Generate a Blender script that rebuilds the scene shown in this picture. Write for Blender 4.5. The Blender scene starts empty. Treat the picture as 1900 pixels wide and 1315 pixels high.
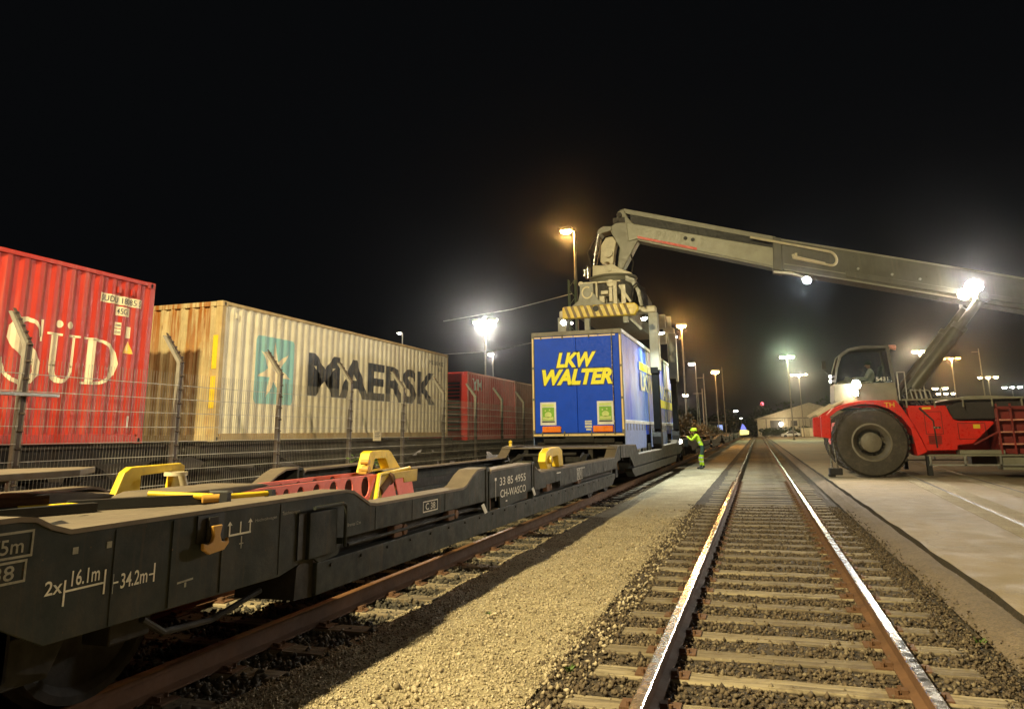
import bpy, bmesh, math, random
import numpy as np
from mathutils import Vector, Matrix, noise as MN
random.seed(7)
RNG = np.random.default_rng(11)
SC = bpy.context.scene
COL = SC.collection
R = math.radians

# ------------------------------------------------------------------ camera
def make_camera():
    f, yaw, pitch, roll, h = 1382.99, .3098, .2096, .0124, 1.3717
    cam = bpy.data.cameras.new("camera")
    co = bpy.data.objects.new("camera", cam); COL.objects.link(co)
    fw = Vector((-math.sin(yaw)*math.cos(pitch), math.cos(yaw)*math.cos(pitch), math.sin(pitch)))
    rt = Vector((math.cos(yaw), math.sin(yaw), 0)); up = rt.cross(fw)
    c, s = math.cos(roll), math.sin(roll)
    r2 = c*rt - s*up; u2 = c*up + s*rt
    m = Matrix((r2, u2, -fw)).transposed().to_4x4(); m.translation = (0, 0, h)
    co.matrix_world = m
    cam.sensor_width = 36; cam.lens = f/1900*36
    cam.shift_y = -(657.5-509.74)/1900
    cam.clip_start = .05; cam.clip_end = 3000
    SC.camera = co
make_camera()

# ------------------------------------------------------------------ world, exposure
W_ = bpy.data.worlds.new("World"); SC.world = W_; W_.use_nodes = True
bg = W_.node_tree.nodes["Background"]
bg.inputs[0].default_value = (.75, .85, 1.0, 1); bg.inputs[1].default_value = .0023
SC.view_settings.view_transform = 'Standard'; SC.view_settings.look = 'None'
SC.view_settings.gamma = 1; SC.view_settings.exposure = .32
SC.render.engine = 'CYCLES'
SC.cycles.use_denoising = True
SC.cycles.max_bounces = 6; SC.cycles.diffuse_bounces = 3; SC.cycles.glossy_bounces = 3
SC.cycles.transparent_max_bounces = 12; SC.cycles.volume_bounces = 0
SC.cycles.sample_clamp_indirect = 4; SC.cycles.caustics_reflective = False
SC.cycles.caustics_refractive = False

# ------------------------------------------------------------------ helpers
WO = {}                        # world origin of each thing's root
def wo(p): return WO.get(p.name, Vector((0, 0, 0))) if p else Vector((0, 0, 0))
def tag(o, label=None, cat=None, group=None, kind=None):
    if label: o['label'] = label
    if cat: o['category'] = cat
    if group: o['group'] = group
    if kind: o['kind'] = kind
    return o
def thing(name, label, cat, loc=(0, 0, 0), group=None):
    o = bpy.data.objects.new(name, None); COL.objects.link(o)
    o.location = loc; WO[o.name] = Vector(loc); o.empty_display_size = .2
    return tag(o, label, cat, group)
def copy_tree(o, parent=None, loc=None):
    c = o.copy(); COL.objects.link(c)
    if parent: c.parent = parent
    if loc is not None: c.location = loc
    for ch in list(o.children): copy_tree(ch, c)
    return c

class MB:
    def __init__(s): s.b = bmesh.new()
    def face(s, pts, mi=0):
        f = s.b.faces.new([s.b.verts.new(p) for p in pts]); f.material_index = mi; return f
    def box(s, x0, x1, y0, y1, z0, z1, mi=0):
        return s.prism([(x0, y0), (x1, y0), (x1, y1), (x0, y1)], 'Z', z0, z1, mi)
    def prism(s, poly, ax, a, b, mi=0):
        def P(u, v, w):
            return {'X': (w, u, v), 'Y': (u, w, v), 'Z': (u, v, w)}[ax]
        va = [s.b.verts.new(P(u, v, a)) for u, v in poly]
        vb = [s.b.verts.new(P(u, v, b)) for u, v in poly]
        n = len(poly); fs = [s.b.faces.new(va), s.b.faces.new(vb[::-1])]
        for i in range(n):
            fs.append(s.b.faces.new([va[i], vb[i], vb[(i+1) % n], va[(i+1) % n]]))
        for f in fs: f.material_index = mi
        bmesh.ops.recalc_face_normals(s.b, faces=fs)
        return s
    def cyl(s, p, q, r, n=16, r2=None, mi=0, caps=True):
        p, q = Vector(p), Vector(q); r2 = r if r2 is None else r2
        d = (q-p).normalized(); a = d.orthogonal().normalized(); b = d.cross(a)
        A = [s.b.verts.new(p+r*(math.cos(2*math.pi*i/n)*a+math.sin(2*math.pi*i/n)*b)) for i in range(n)]
        B = [s.b.verts.new(q+r2*(math.cos(2*math.pi*i/n)*a+math.sin(2*math.pi*i/n)*b)) for i in range(n)]
        fs = [s.b.faces.new([A[i], A[(i+1) % n], B[(i+1) % n], B[i]]) for i in range(n)]
        if caps: fs += [s.b.faces.new(A[::-1]), s.b.faces.new(B)]
        for f in fs: f.material_index = mi
        return s
    def tube(s, pts, r, n=8, mi=0):
        for a, b in zip(pts[:-1], pts[1:]): s.cyl(a, b, r, n, mi=mi)
        for p in pts[1:-1]: s.ball(p, r*1.0, 1, mi)
        return s
    def ball(s, p, r, sub=2, mi=0, sc=(1, 1, 1)):
        g = bmesh.ops.create_icosphere(s.b, subdivisions=sub, radius=r)
        for v in g['verts']:
            v.co = Vector((v.co.x*sc[0], v.co.y*sc[1], v.co.z*sc[2]))+Vector(p)
        for f in {f for v in g['verts'] for f in v.link_faces}: f.material_index = mi
        return s
    def lathe(s, prof, c, ax='Y', n=40, mi=0):
        # prof: list of (radius, w) closed loop, revolved about axis through c
        c = Vector(c); rings = []
        for i in range(n):
            t = 2*math.pi*i/n; ca, sa = math.cos(t), math.sin(t)
            ring = []
            for r, w in prof:
                o = {'Y': Vector((r*ca, w, r*sa)), 'X': Vector((w, r*ca, r*sa)), 'Z': Vector((r*ca, r*sa, w))}[ax]
                ring.append(s.b.verts.new(c+o))
            rings.append(ring)
        m = len(prof); fs = []
        for i in range(n):
            A, B = rings[i], rings[(i+1) % n]
            for j in range(m):
                fs.append(s.b.faces.new([A[j], A[(j+1) % m], B[(j+1) % m], B[j]]))
        for f in fs: f.material_index = mi
        bmesh.ops.recalc_face_normals(s.b, faces=fs)
        return s
    def build(s, name, mat, parent=None, smooth=False, bevel=0, seg=2):
        off = wo(parent)
        me = bpy.data.meshes.new(name)
        if off.length: bmesh.ops.translate(s.b, verts=s.b.verts, vec=-off)
        s.b.to_mesh(me); s.b.free()
        for m in (mat if isinstance(mat, (list, tuple)) else [mat]): me.materials.append(m)
        o = bpy.data.objects.new(name, me); COL.objects.link(o)
        if parent: o.parent = parent; WO[o.name] = off
        if smooth:
            me.polygons.foreach_set('use_smooth', [True]*len(me.polygons))
            try: me.set_sharp_from_angle(angle=R(35))
            except Exception: pass
        if bevel:
            b = o.modifiers.new('b', 'BEVEL'); b.width = bevel; b.segments = seg
            b.limit_method = 'ANGLE'; b.angle_limit = R(40); b.harden_normals = False
        return o

# ------------------------------------------------------------------ materials
MATS = {}
def nt(name):
    m = bpy.data.materials.new(name); m.use_nodes = True
    return m, m.node_tree.nodes, m.node_tree.links, m.node_tree.nodes['Principled BSDF']
def mixc(N, L, fac, a, b):
    n = N.new('ShaderNodeMix'); n.data_type = 'RGBA'
    for i, v in ((0, fac), (6, a), (7, b)):
        if hasattr(v, 'links'): L.new(v, n.inputs[i])
        else: n.inputs[i].default_value = v if i == 0 else (*v, 1) if len(v) == 3 else v
    return n.outputs[2]
def noise(N, L, scale, detail=6, rough=.6, stretch=None, coord='Object'):
    t = N.new('ShaderNodeTexCoord'); x = N.new('ShaderNodeTexNoise')
    x.inputs['Scale'].default_value = scale; x.inputs['Detail'].default_value = detail
    x.inputs['Roughness'].default_value = rough
    if stretch:
        mp = N.new('ShaderNodeMapping'); mp.inputs['Scale'].default_value = stretch
        L.new(t.outputs[coord], mp.inputs[0]); L.new(mp.outputs[0], x.inputs[0])
    else: L.new(t.outputs[coord], x.inputs[0])
    return x.outputs['Fac']
def ramp(N, L, v, a, b, lo=0., hi=1.):
    r = N.new('ShaderNodeMapRange'); r.clamp = True
    L.new(v, r.inputs[0]); r.inputs[1].default_value = a; r.inputs[2].default_value = b
    r.inputs[3].default_value = lo; r.inputs[4].default_value = hi
    return r.outputs[0]
def bump(N, L, P, h, strength, dist):
    b = N.new('ShaderNodeBump'); b.inputs['Strength'].default_value = strength
    b.inputs['Distance'].default_value = dist; L.new(h, b.inputs['Height'])
    L.new(b.outputs[0], P.inputs['Normal'])
def paint(name, col, rough=.5, metal=0., var=.25, dirt=(.06, .045, .03), dirt_amt=.3, dsc=3.,
          streak=0., scol=(.12, .05, .02), bmp=.1, spec=.5):
    """painted or bare surface: tone drift, grime patches, vertical streaks, slight orange peel"""
    if name in MATS: return MATS[name]
    m, N, L, P = nt(name)
    n1 = ramp(N, L, noise(N, L, 2.2, 5), .3, .7)
    lo = tuple(c*(1-var) for c in col); hi = tuple(min(1, c*(1+var*.6)) for c in col)
    c = mixc(N, L, n1, lo, hi)
    if dirt_amt:
        n2 = ramp(N, L, noise(N, L, dsc, 10, .7), .5, .78, 0, dirt_amt)
        c = mixc(N, L, n2, c, dirt)
    if streak:
        n3 = ramp(N, L, noise(N, L, 9, 6, .6, (1, 1, .06)), .52, .74, 0, streak)
        c = mixc(N, L, n3, c, scol)
    L.new(c, P.inputs['Base Color'])
    L.new(ramp(N, L, noise(N, L, 14, 6), .3, .7, max(.02, rough-.12), min(1, rough+.15)), P.inputs['Roughness'])
    P.inputs['Metallic'].default_value = metal
    P.inputs['Specular IOR Level'].default_value = spec
    if bmp: bump(N, L, P, noise(N, L, 60, 4), bmp, .004)
    MATS[name] = m; return m
def emit(name, col, strength):
    m, N, L, P = nt(name)
    P.inputs['Base Color'].default_value = (*col, 1)
    P.inputs['Emission Color'].default_value = (*col, 1)
    P.inputs['Emission Strength'].default_value = strength
    n = noise(N, L, 8, 2); L.new(ramp(N, L, n, 0, 1, .2, .3), P.inputs['Roughness'])
    return m
def ground_mat(name, c1, c2, c3, s_big, s_small, bmp, bdist, rough=.9, grain=None):
    m, N, L, P = nt(name)
    t = N.new('ShaderNodeTexCoord')
    a = ramp(N, L, noise(N, L, s_big, 6, .65), .35, .68)
    c = mixc(N, L, a, c1, c2)
    v = N.new('ShaderNodeTexVoronoi'); v.inputs['Scale'].default_value = s_small
    L.new(t.outputs['Object'], v.inputs[0])
    cr = N.new('ShaderNodeSeparateColor'); L.new(v.outputs['Color'], cr.inputs[0])
    k = ramp(N, L, cr.outputs[0], .0, 1.0, 0, grain or .6)
    c = mixc(N, L, k, c, c3)
    fine = ramp(N, L, noise(N, L, s_small*1.7, 3, .8), .3, .7, .62, 1.25)
    mm = N.new('ShaderNodeVectorMath'); mm.operation = 'SCALE'
    L.new(c, mm.inputs[0]); L.new(fine, mm.inputs['Scale'])
    L.new(mm.outputs[0], P.inputs['Base Color'])
    P.inputs['Roughness'].default_value = rough
    ad = N.new('ShaderNodeMath'); ad.operation = 'ADD'
    L.new(v.outputs['Distance'], ad.inputs[0]); L.new(noise(N, L, s_small*2.3, 3, .7), ad.inputs[1])
    bump(N, L, P, ad.outputs[0], bmp, bdist)
    return m

def timber():
    m, N, L, P = nt('split grey sleeper timber')
    oi = N.new('ShaderNodeObjectInfo')
    c = mixc(N, L, oi.outputs['Random'], (.17, .132, .08), (.32, .26, .165))
    c = mixc(N, L, ramp(N, L, noise(N, L, 9, 8, .7, (.12, 2.2, 1)), .45, .62, 0, .75), c, (.05, .036, .024))
    c = mixc(N, L, ramp(N, L, noise(N, L, 3, 8, .7), .5, .66, 0, .7), c, (.075, .05, .03))
    c = mixc(N, L, ramp(N, L, noise(N, L, 30, 4, .7), .6, .7, 0, .5), c, (.36, .31, .22))
    L.new(c, P.inputs['Base Color']); P.inputs['Roughness'].default_value = .85
    bump(N, L, P, noise(N, L, 12, 8, .7, (.12, 2.5, 1)), .9, .012)
    return m
def rust_end():
    m, N, L, P = nt('rust striped container end')
    t = N.new('ShaderNodeTexCoord'); s = N.new('ShaderNodeSeparateXYZ'); L.new(t.outputs['Object'], s.inputs[0])
    c = mixc(N, L, ramp(N, L, noise(N, L, 2, 6), .3, .7), (.36, .29, .15), (.58, .46, .24))
    a = ramp(N, L, noise(N, L, 5.5, 7, .65, (1, 1, .07)), .44, .56)
    h = ramp(N, L, s.outputs[2], .6, 2.7, .25, 1.)
    k = N.new('ShaderNodeMath'); k.operation = 'MULTIPLY'; L.new(a, k.inputs[0]); L.new(h, k.inputs[1])
    c = mixc(N, L, k.outputs[0], c, (.27, .085, .006))
    c = mixc(N, L, ramp(N, L, noise(N, L, 3.3, 9, .75, (1, 1, .4)), .55, .68, 0, .7), c, (.42, .20, .03))
    c = mixc(N, L, ramp(N, L, noise(N, L, 11, 6, .7, (1, 1, .12)), .6, .7, 0, .7), c, (.12, .045, .012))
    L.new(c, P.inputs['Base Color']); P.inputs['Roughness'].default_value = .65
    bump(N, L, P, noise(N, L, 30, 6), .2, .006)
    return m
def wagon_paint():
    m, N, L, P = nt('grimy dark wagon paint')
    c = mixc(N, L, ramp(N, L, noise(N, L, 1.7, 6), .3, .7), (.013, .017, .0155), (.027, .033, .028))
    c = mixc(N, L, ramp(N, L, noise(N, L, 5, 9, .7), .46, .72, 0, .65), c, (.055, .045, .030))          # brake dust
    c = mixc(N, L, ramp(N, L, noise(N, L, 16, 5, .6, (1, 1, .05)), .55, .75, 0, .6), c, (.07, .044, .024))   # rain streaks
    c = mixc(N, L, ramp(N, L, noise(N, L, 3.2, 6, .6, (1, 1, .22)), .60, .70, 0, .45), c, (.016, .017, .015))  # oily runs
    c = mixc(N, L, ramp(N, L, noise(N, L, 38, 4, .75), .68, .73, 0, .9), c, (.17, .075, .03))            # chips
    L.new(c, P.inputs['Base Color'])
    L.new(ramp(N, L, noise(N, L, 6, 8, .7), .3, .7, .5, .85), P.inputs['Roughness']); P.inputs['Specular IOR Level'].default_value = .25
    bump(N, L, P, noise(N, L, 7, 8, .7), .35, .012)
    return m
M = dict(
 wagon=wagon_paint(),
 deck=paint('dusty deck and lit flange steel', (.155, .122, .088), .7, var=.3, dirt=(.08, .06, .045), dirt_amt=.6, dsc=5, bmp=.2),  # also on the top flanges, where its paler tone paints in light
 under=paint('grimy underframe', (.016, .014, .012), .8, dirt=(.07, .045, .03), dirt_amt=.5, bmp=.25),
 yellow=paint('yellow enamel', (.78, .55, .03), .38, var=.15, dirt=(.16, .09, .02), dirt_amt=.55, dsc=4, streak=.3, scol=(.2, .1, .03)),
 orange=paint('ochre primer', (.50, .27, .05), .45, dirt_amt=.4),
 pink=paint('faded red primer', (.92, .20, .16), .55, var=.15, dirt=(.2, .06, .05), dirt_amt=.35),
 black=paint('black rubber plastic', (.012, .012, .013), .55, dirt_amt=.15),
 tyre=paint('tyre rubber', (.055, .046, .035), .85, var=.3, dirt=(.14, .11, .08), dirt_amt=.6, dsc=4, bmp=.3),
 rimgrey=paint('rim paint', (.17, .15, .115), .5, dirt_amt=.5),
 machine=paint('grey machine paint', (.235, .228, .175), .42, var=.15, dirt=(.12, .10, .07), dirt_amt=.35, dsc=2.5, streak=.15),
 boomgrey=paint('dark boom paint', (.095, .092, .068), .38, var=.2, dirt=(.06, .05, .035), dirt_amt=.45, dsc=2.5, streak=.25, scol=(.2, .17, .11)),
 wire=paint('dull mesh wire', (.20, .19, .165), .6, .2, dirt_amt=.4),
 cream=paint('cream machine paint', (.62, .55, .38), .4, var=.12, dirt=(.2, .14, .08), dirt_amt=.4),
 red=paint('red machine paint', (.68, .022, .012), .33, var=.1, dirt=(.2, .03, .02), dirt_amt=.35, dsc=3),
 chrome=paint('bright steel', (.75, .75, .72), .18, 1., var=.08, dirt_amt=.15),
 steel=paint('galvanised steel', (.42, .42, .39), .42, .75, var=.2, dirt=(.2, .17, .13), dirt_amt=.35),
 post=paint('weathered post steel', (.25, .23, .19), .55, .0, var=.25, dirt=(.10, .08, .06), dirt_amt=.5, dsc=6),
 white=paint('white paint', (.78, .78, .74), .5, dirt_amt=.2),
 stencil=paint('stencil paint', (.78, .76, .66), .7, var=.15, dirt=(.1, .1, .08), dirt_amt=.4, dsc=22, bmp=0),
 stencil_faint=paint('worn stencil paint', (.32, .31, .25), .7, var=.3, dirt=(.07, .07, .055), dirt_amt=.9, dsc=30, bmp=0),
 tie=timber(),
 rust=paint('rusty steel', (.15, .075, .038), .8, .2, var=.35, dirt=(.06, .03, .02), dirt_amt=.5, dsc=6, bmp=.3),
 railtop=paint('polished rail head', (.40, .39, .36), .22, 1., var=.06, dirt=(.26, .20, .14), dirt_amt=.3, dsc=9, bmp=.0),
 rusttop=paint('rusted rail head', (.24, .12, .055), .6, .5, var=.3, dirt=(.1, .05, .03), dirt_amt=.5, bmp=.15),
 cred=paint('container red', (.43, .028, .014), .45, var=.16, dirt=(.26, .05, .035), dirt_amt=.5, dsc=2.2, streak=.55, scol=(.5, .16, .12)),
 cred2=paint('brighter container red', (.55, .022, .018), .45, var=.15, dirt=(.2, .03, .03), dirt_amt=.35, streak=.3, scol=(.2, .04, .03)),
 cbeige=paint('container beige', (.74, .69, .52), .55, var=.12, dirt=(.34, .26, .14), dirt_amt=.45, dsc=2.0, streak=.45, scol=(.38, .28, .15)),
 crust=rust_end(),
 cbrown=paint('container brown', (.22, .09, .06), .55, dirt_amt=.4, streak=.4, scol=(.08, .04, .03)),
 blue=paint('trailer blue door', (.001, .070, .74), .5, var=.1, dirt=(.006, .05, .42), dirt_amt=.3, dsc=2, bmp=.02, spec=.2),
 lettercream=paint('cream lettering', (.80, .70, .47), .55, var=.1, dirt=(.5, .28, .16), dirt_amt=.35, dsc=5, bmp=0),
 letterblack=paint('blue black lettering', (.045, .05, .065), .5, var=.3, dirt=(.3, .25, .16), dirt_amt=.35, dsc=5, streak=.5, scol=(.22, .19, .13), bmp=0),
 skyblue=paint('pale blue emblem', (.24, .50, .50), .5, var=.1, dirt=(.3, .33, .25), dirt_amt=.4, dsc=4, streak=.3, scol=(.33, .36, .27), bmp=0),
 lyellow=paint('yellow lettering', (.95, .88, .0), .4, var=.04, dirt_amt=.1, bmp=0),
 tape=paint('reflective tape', (.85, .62, .28), .35, var=.12, dirt_amt=.25, bmp=0),
 grille=paint('dark louvre', (.02, .016, .014), .6, dirt_amt=.3),
 sign=paint('cream sign', (.72, .62, .36), .5, dirt_amt=.3),
 bldg=paint('warehouse sheet cladding', (.42, .38, .27), .7, var=.12, dirt_amt=.35, streak=.3, scol=(.2, .17, .11)),
 bldgdark=paint('dark openings', (.035, .034, .03), .6, dirt_amt=.3),
 skin=paint('skin', (.55, .30, .2), .5, dirt_amt=.1, bmp=0),
 hivis=paint('high visibility yellow', (.62, .90, .02), .7, var=.12, dirt=(.3, .35, .05), dirt_amt=.2),
 navy=paint('dark green work cloth', (.03, .06, .045), .85, dirt_amt=.2),
)
PANE = None
def glass_mat():
    m, N, L, P = nt('cab glass')
    tr = N.new('ShaderNodeBsdfTransparent'); gl = N.new('ShaderNodeBsdfGlossy'); mx = N.new('ShaderNodeMixShader')
    fr = N.new('ShaderNodeFresnel'); fr.inputs[0].default_value = 1.5
    tr.inputs[0].default_value = (.80, .84, .82, 1); gl.inputs['Roughness'].default_value = .03
    L.new(ramp(N, L, noise(N, L, 3, 4), .3, .7, .04, .09), gl.inputs['Roughness'])
    L.new(ramp(N, L, fr.outputs[0], 0, 1, .06, 1), mx.inputs[0]); L.new(tr.outputs[0], mx.inputs[1]); L.new(gl.outputs[0], mx.inputs[2])
    L.new(mx.outputs[0], N['Material Output'].inputs['Surface'])
    return m
M['glass'] = glass_mat()

# ------------------------------------------------------------------ lettering
def glyphs(text, size=1., bold=0., shear=0., res=3, spacing=1.):
    cu = bpy.data.curves.new('t', 'FONT'); cu.body = text; cu.size = size; cu.offset = bold
    cu.shear = shear; cu.resolution_u = res; cu.space_character = spacing
    o = bpy.data.objects.new('t', cu); COL.objects.link(o)
    bpy.context.view_layer.update()
    me = bpy.data.meshes.new_from_object(o.evaluated_get(bpy.context.evaluated_depsgraph_get()))
    v = [(p.co.x, p.co.y) for p in me.vertices]; f = [tuple(p.vertices) for p in me.polygons]
    bpy.data.objects.remove(o); bpy.data.meshes.remove(me); bpy.data.curves.remove(cu)
    return v, f
def fit_glyphs(text, u0, u1, v0, v1, **k):
    v, f = glyphs(text, **k)
    xs = [a for a, _ in v]; ys = [b for _, b in v]
    ax, bx, ay, by = min(xs), max(xs), min(ys), max(ys)
    return [(u0+(a-ax)/(bx-ax)*(u1-u0), v0+(b-ay)/(by-ay)*(v1-v0)) for a, b in v], f
def rect(u0, u1, v0, v1): return [(u0, v0), (u1, v0), (u1, v1), (u0, v1)], [(0, 1, 2, 3)]
def join(*ps):
    V, F = [], []
    for v, f in ps:
        n = len(V); V += v; F += [tuple(i+n for i in g) for g in f]
    return V, F
def strip(pts, wid):
    """variable width brush stroke"""
    V, F = [], []
    for i, (p, w) in enumerate(zip(pts, wid)):
        a = pts[max(0, i-1)]; b = pts[min(len(pts)-1, i+1)]
        dx, dy = b[0]-a[0], b[1]-a[1]; l = math.hypot(dx, dy) or 1
        nx, ny = -dy/l*w/2, dx/l*w/2
        V += [(p[0]+nx, p[1]+ny), (p[0]-nx, p[1]-ny)]
        if i: F.append((2*i-2, 2*i-1, 2*i+1, 2*i))
    return V, F
def poly(pts): return list(pts), [tuple(range(len(pts)))]
def decal(name, shape, mat, parent, fn, breaks=None):
    """flat lettering (u,v) laid on a wall through fn(u,v)->xyz, cut at breaks in u"""
    b = bmesh.new(); V, F = shape
    vs = [b.verts.new((u, v, 0)) for u, v in V]
    for f in F:
        try: b.faces.new([vs[i] for i in f])
        except ValueError: pass
    if breaks:
        u0 = min(u for u, _ in V); u1 = max(u for u, _ in V)
        for k in breaks:
            if u0 < k < u1:
                bmesh.ops.bisect_plane(b, geom=list(b.verts)+list(b.edges)+list(b.faces), plane_co=(k, 0, 0), plane_no=(1, 0, 0))
    off = wo(parent)
    for v in b.verts: v.co = Vector(fn(v.co.x, v.co.y))-off
    me = bpy.data.meshes.new(name); b.to_mesh(me); b.free(); me.materials.append(mat)
    o = bpy.data.objects.new(name, me); COL.objects.link(o)
    if parent: o.parent = parent; WO[o.name] = off
    return o
# ------------------------------------------------------------------ ground
def sheet(name, x0, x1, ys, z, mat, kind='structure', nx=1, zfn=None):
    b = bmesh.new(); xs = [x0+(x1-x0)*i/nx for i in range(nx+1)]
    g = [[b.verts.new((x, y, zfn(x, y) if zfn else z)) for x in xs] for y in ys]
    for j in range(len(ys)-1):
        for i in range(nx): b.faces.new([g[j][i], g[j][i+1], g[j+1][i+1], g[j+1][i]])
    me = bpy.data.meshes.new(name); b.to_mesh(me); b.free(); me.materials.append(mat)
    o = bpy.data.objects.new(name, me); COL.objects.link(o); o['kind'] = kind; return o
G_dirt = ground_mat('packed dirt', (.10, .08, .055), (.15, .12, .08), (.05, .04, .03), .8, 30, .5, .02)
G_path = ground_mat('pale grit', (.36, .295, .175), (.58, .49, .315), (.18, .14, .08), 1.6, 62, .8, .012, grain=.75)
G_ball = ground_mat('rusty ballast', (.07, .05, .032), (.115, .085, .055), (.035, .025, .018), 1.5, 26, 1., .03, grain=.8)
G_ball2 = ground_mat('shade-toned ballast', (.035, .031, .024), (.06, .052, .038), (.16, .13, .09), 1.2, 24, 1., .03, grain=.35)  # ballast colour darkened to paint in the shade under the wagons
G_asph = ground_mat('worn sandy asphalt', (.29, .23, .14), (.42, .335, .20), (.17, .135, .085), .35, 90, .35, .005, grain=.45)
G_gut = ground_mat('dark gutter silt', (.055, .042, .03), (.09, .068, .045), (.03, .025, .02), 3, 40, .7, .015)
G_strip = ground_mat('gravel verge', (.17, .125, .08), (.23, .17, .11), (.08, .06, .04), 2, 50, .7, .012)
sheet('ground', -400, 400, (-60, 900), -.30, G_dirt)
YS = [-12+.25*i for i in range(0, 240)]+[48+i*4 for i in range(0, 90)]
YF = [-12+.25*i for i in range(0, 56)]+[2+.09*i for i in range(0, 200)]+[20+.3*i for i in range(0, 94)]+[48+i*4 for i in range(0, 90)]
def lumps(x, y): return .026*MN.noise(Vector((x*1.6, y*1.1, 3)))+.013*MN.noise(Vector((x*5, y*4, 7)))+.006*MN.noise(Vector((x*13, y*11, 1)))
def wav(x, y): return .012*math.sin(x*3.1+y*1.3)+.01*math.sin(y*2.3-x*5)
sheet('ballast_bed', -1.52, 1.36, YS, -.17, G_ball, nx=8, zfn=lambda x, y: -.172+.5*wav(x, y)*.7)
sheet('gravel_path', -3.10, -1.40, YF, -.16, G_path, nx=24,
      zfn=lambda x, y: -.150+lumps(x, y)-.035*max(0, (abs(x+2.2)-.55)/.35)**2*.4)
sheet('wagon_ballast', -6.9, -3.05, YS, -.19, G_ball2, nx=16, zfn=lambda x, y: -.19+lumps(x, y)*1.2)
sheet('trackside_strip', -60, -6.85, (-40, 600), -.2, G_dirt)
def yard_mat():
    m, N, L, P = nt('worn sandy asphalt')
    c = mixc(N, L, ramp(N, L, noise(N, L, .22, 7, .65), .38, .62), (.21, .155, .075), (.31, .228, .115))
    c = mixc(N, L, ramp(N, L, noise(N, L, .5, 6, .6, (2.6, .12, 1)), .5, .66, 0, .35), c, (.18, .138, .082))   # wheel tracks
    c = mixc(N, L, ramp(N, L, noise(N, L, 1.6, 9, .75), .56, .66, 0, .6), c, (.12, .095, .06))                 # stains
    c = mixc(N, L, ramp(N, L, noise(N, L, 70, 3, .8), .42, .62, 0, .45), c, (.11, .08, .045))                  # grit
    c = mixc(N, L, ramp(N, L, noise(N, L, 160, 2, .8), .58, .66, 0, .6), c, (.55, .47, .33))
    t = N.new('ShaderNodeTexCoord'); nz = N.new('ShaderNodeTexNoise'); nz.inputs['Scale'].default_value = .8; L.new(t.outputs['Object'], nz.inputs[0])
    v = N.new('ShaderNodeTexVoronoi'); v.feature = 'DISTANCE_TO_EDGE'; v.inputs['Scale'].default_value = .33
    a = N.new('ShaderNodeVectorMath'); a.operation = 'ADD'; L.new(t.outputs['Object'], a.inputs[0]); L.new(nz.outputs['Color'], a.inputs[1]); L.new(a.outputs[0], v.inputs[0])
    c = mixc(N, L, ramp(N, L, v.outputs['Distance'], .0, .006, .25, 0), c, (.06, .045, .03))                   # cracks
    L.new(c, P.inputs['Base Color']); L.new(ramp(N, L, noise(N, L, 3, 6), .3, .7, .65, .95), P.inputs['Roughness'])
    bump(N, L, P, noise(N, L, 90, 4, .8), .4, .006)
    return m
def edge(y): return 1.36+.10*math.sin(y*.37)+.05*math.sin(y*1.3)
sheet('gutter', 1.0, 2.0, (-40, 420), -.19, G_gut)
b_ = [(-12+.4*i) for i in range(0, 600)]
o = sheet('gravel_verge', 1.47, 1.82, b_, -.11, G_strip, nx=4,
          zfn=lambda x, y: -.15+.05*math.sin((x-1.47)/.35*math.pi)+.06*max(0, (x-1.60)/.22)+wav(x*3, y*2)*.5)
o = sheet('asphalt_yard', 1.86, 160, b_, -.05, yard_mat(), nx=1, zfn=lambda x, y: -.05)
for v in o.data.vertices:
    if v.co.x < 2: v.co.x += .014*math.sin(v.co.y*1.7)+.01*math.sin(v.co.y*4.1)
# asphalt edge face (the broken step down to the gutter)
m_ = MB(); 
for i in range(0, 300):
    y = -12+.8*i
    def ex(y): return 1.86+.014*math.sin(y*1.7)+.01*math.sin(y*4.1)
    m_.face([(ex(y), y, -.05), (ex(y), y, -.2), (ex(y+.8), y+.8, -.2), (ex(y+.8), y+.8, -.05)])
m_.build('asphalt_edge', G_gut)['kind'] = 'structure'

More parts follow.
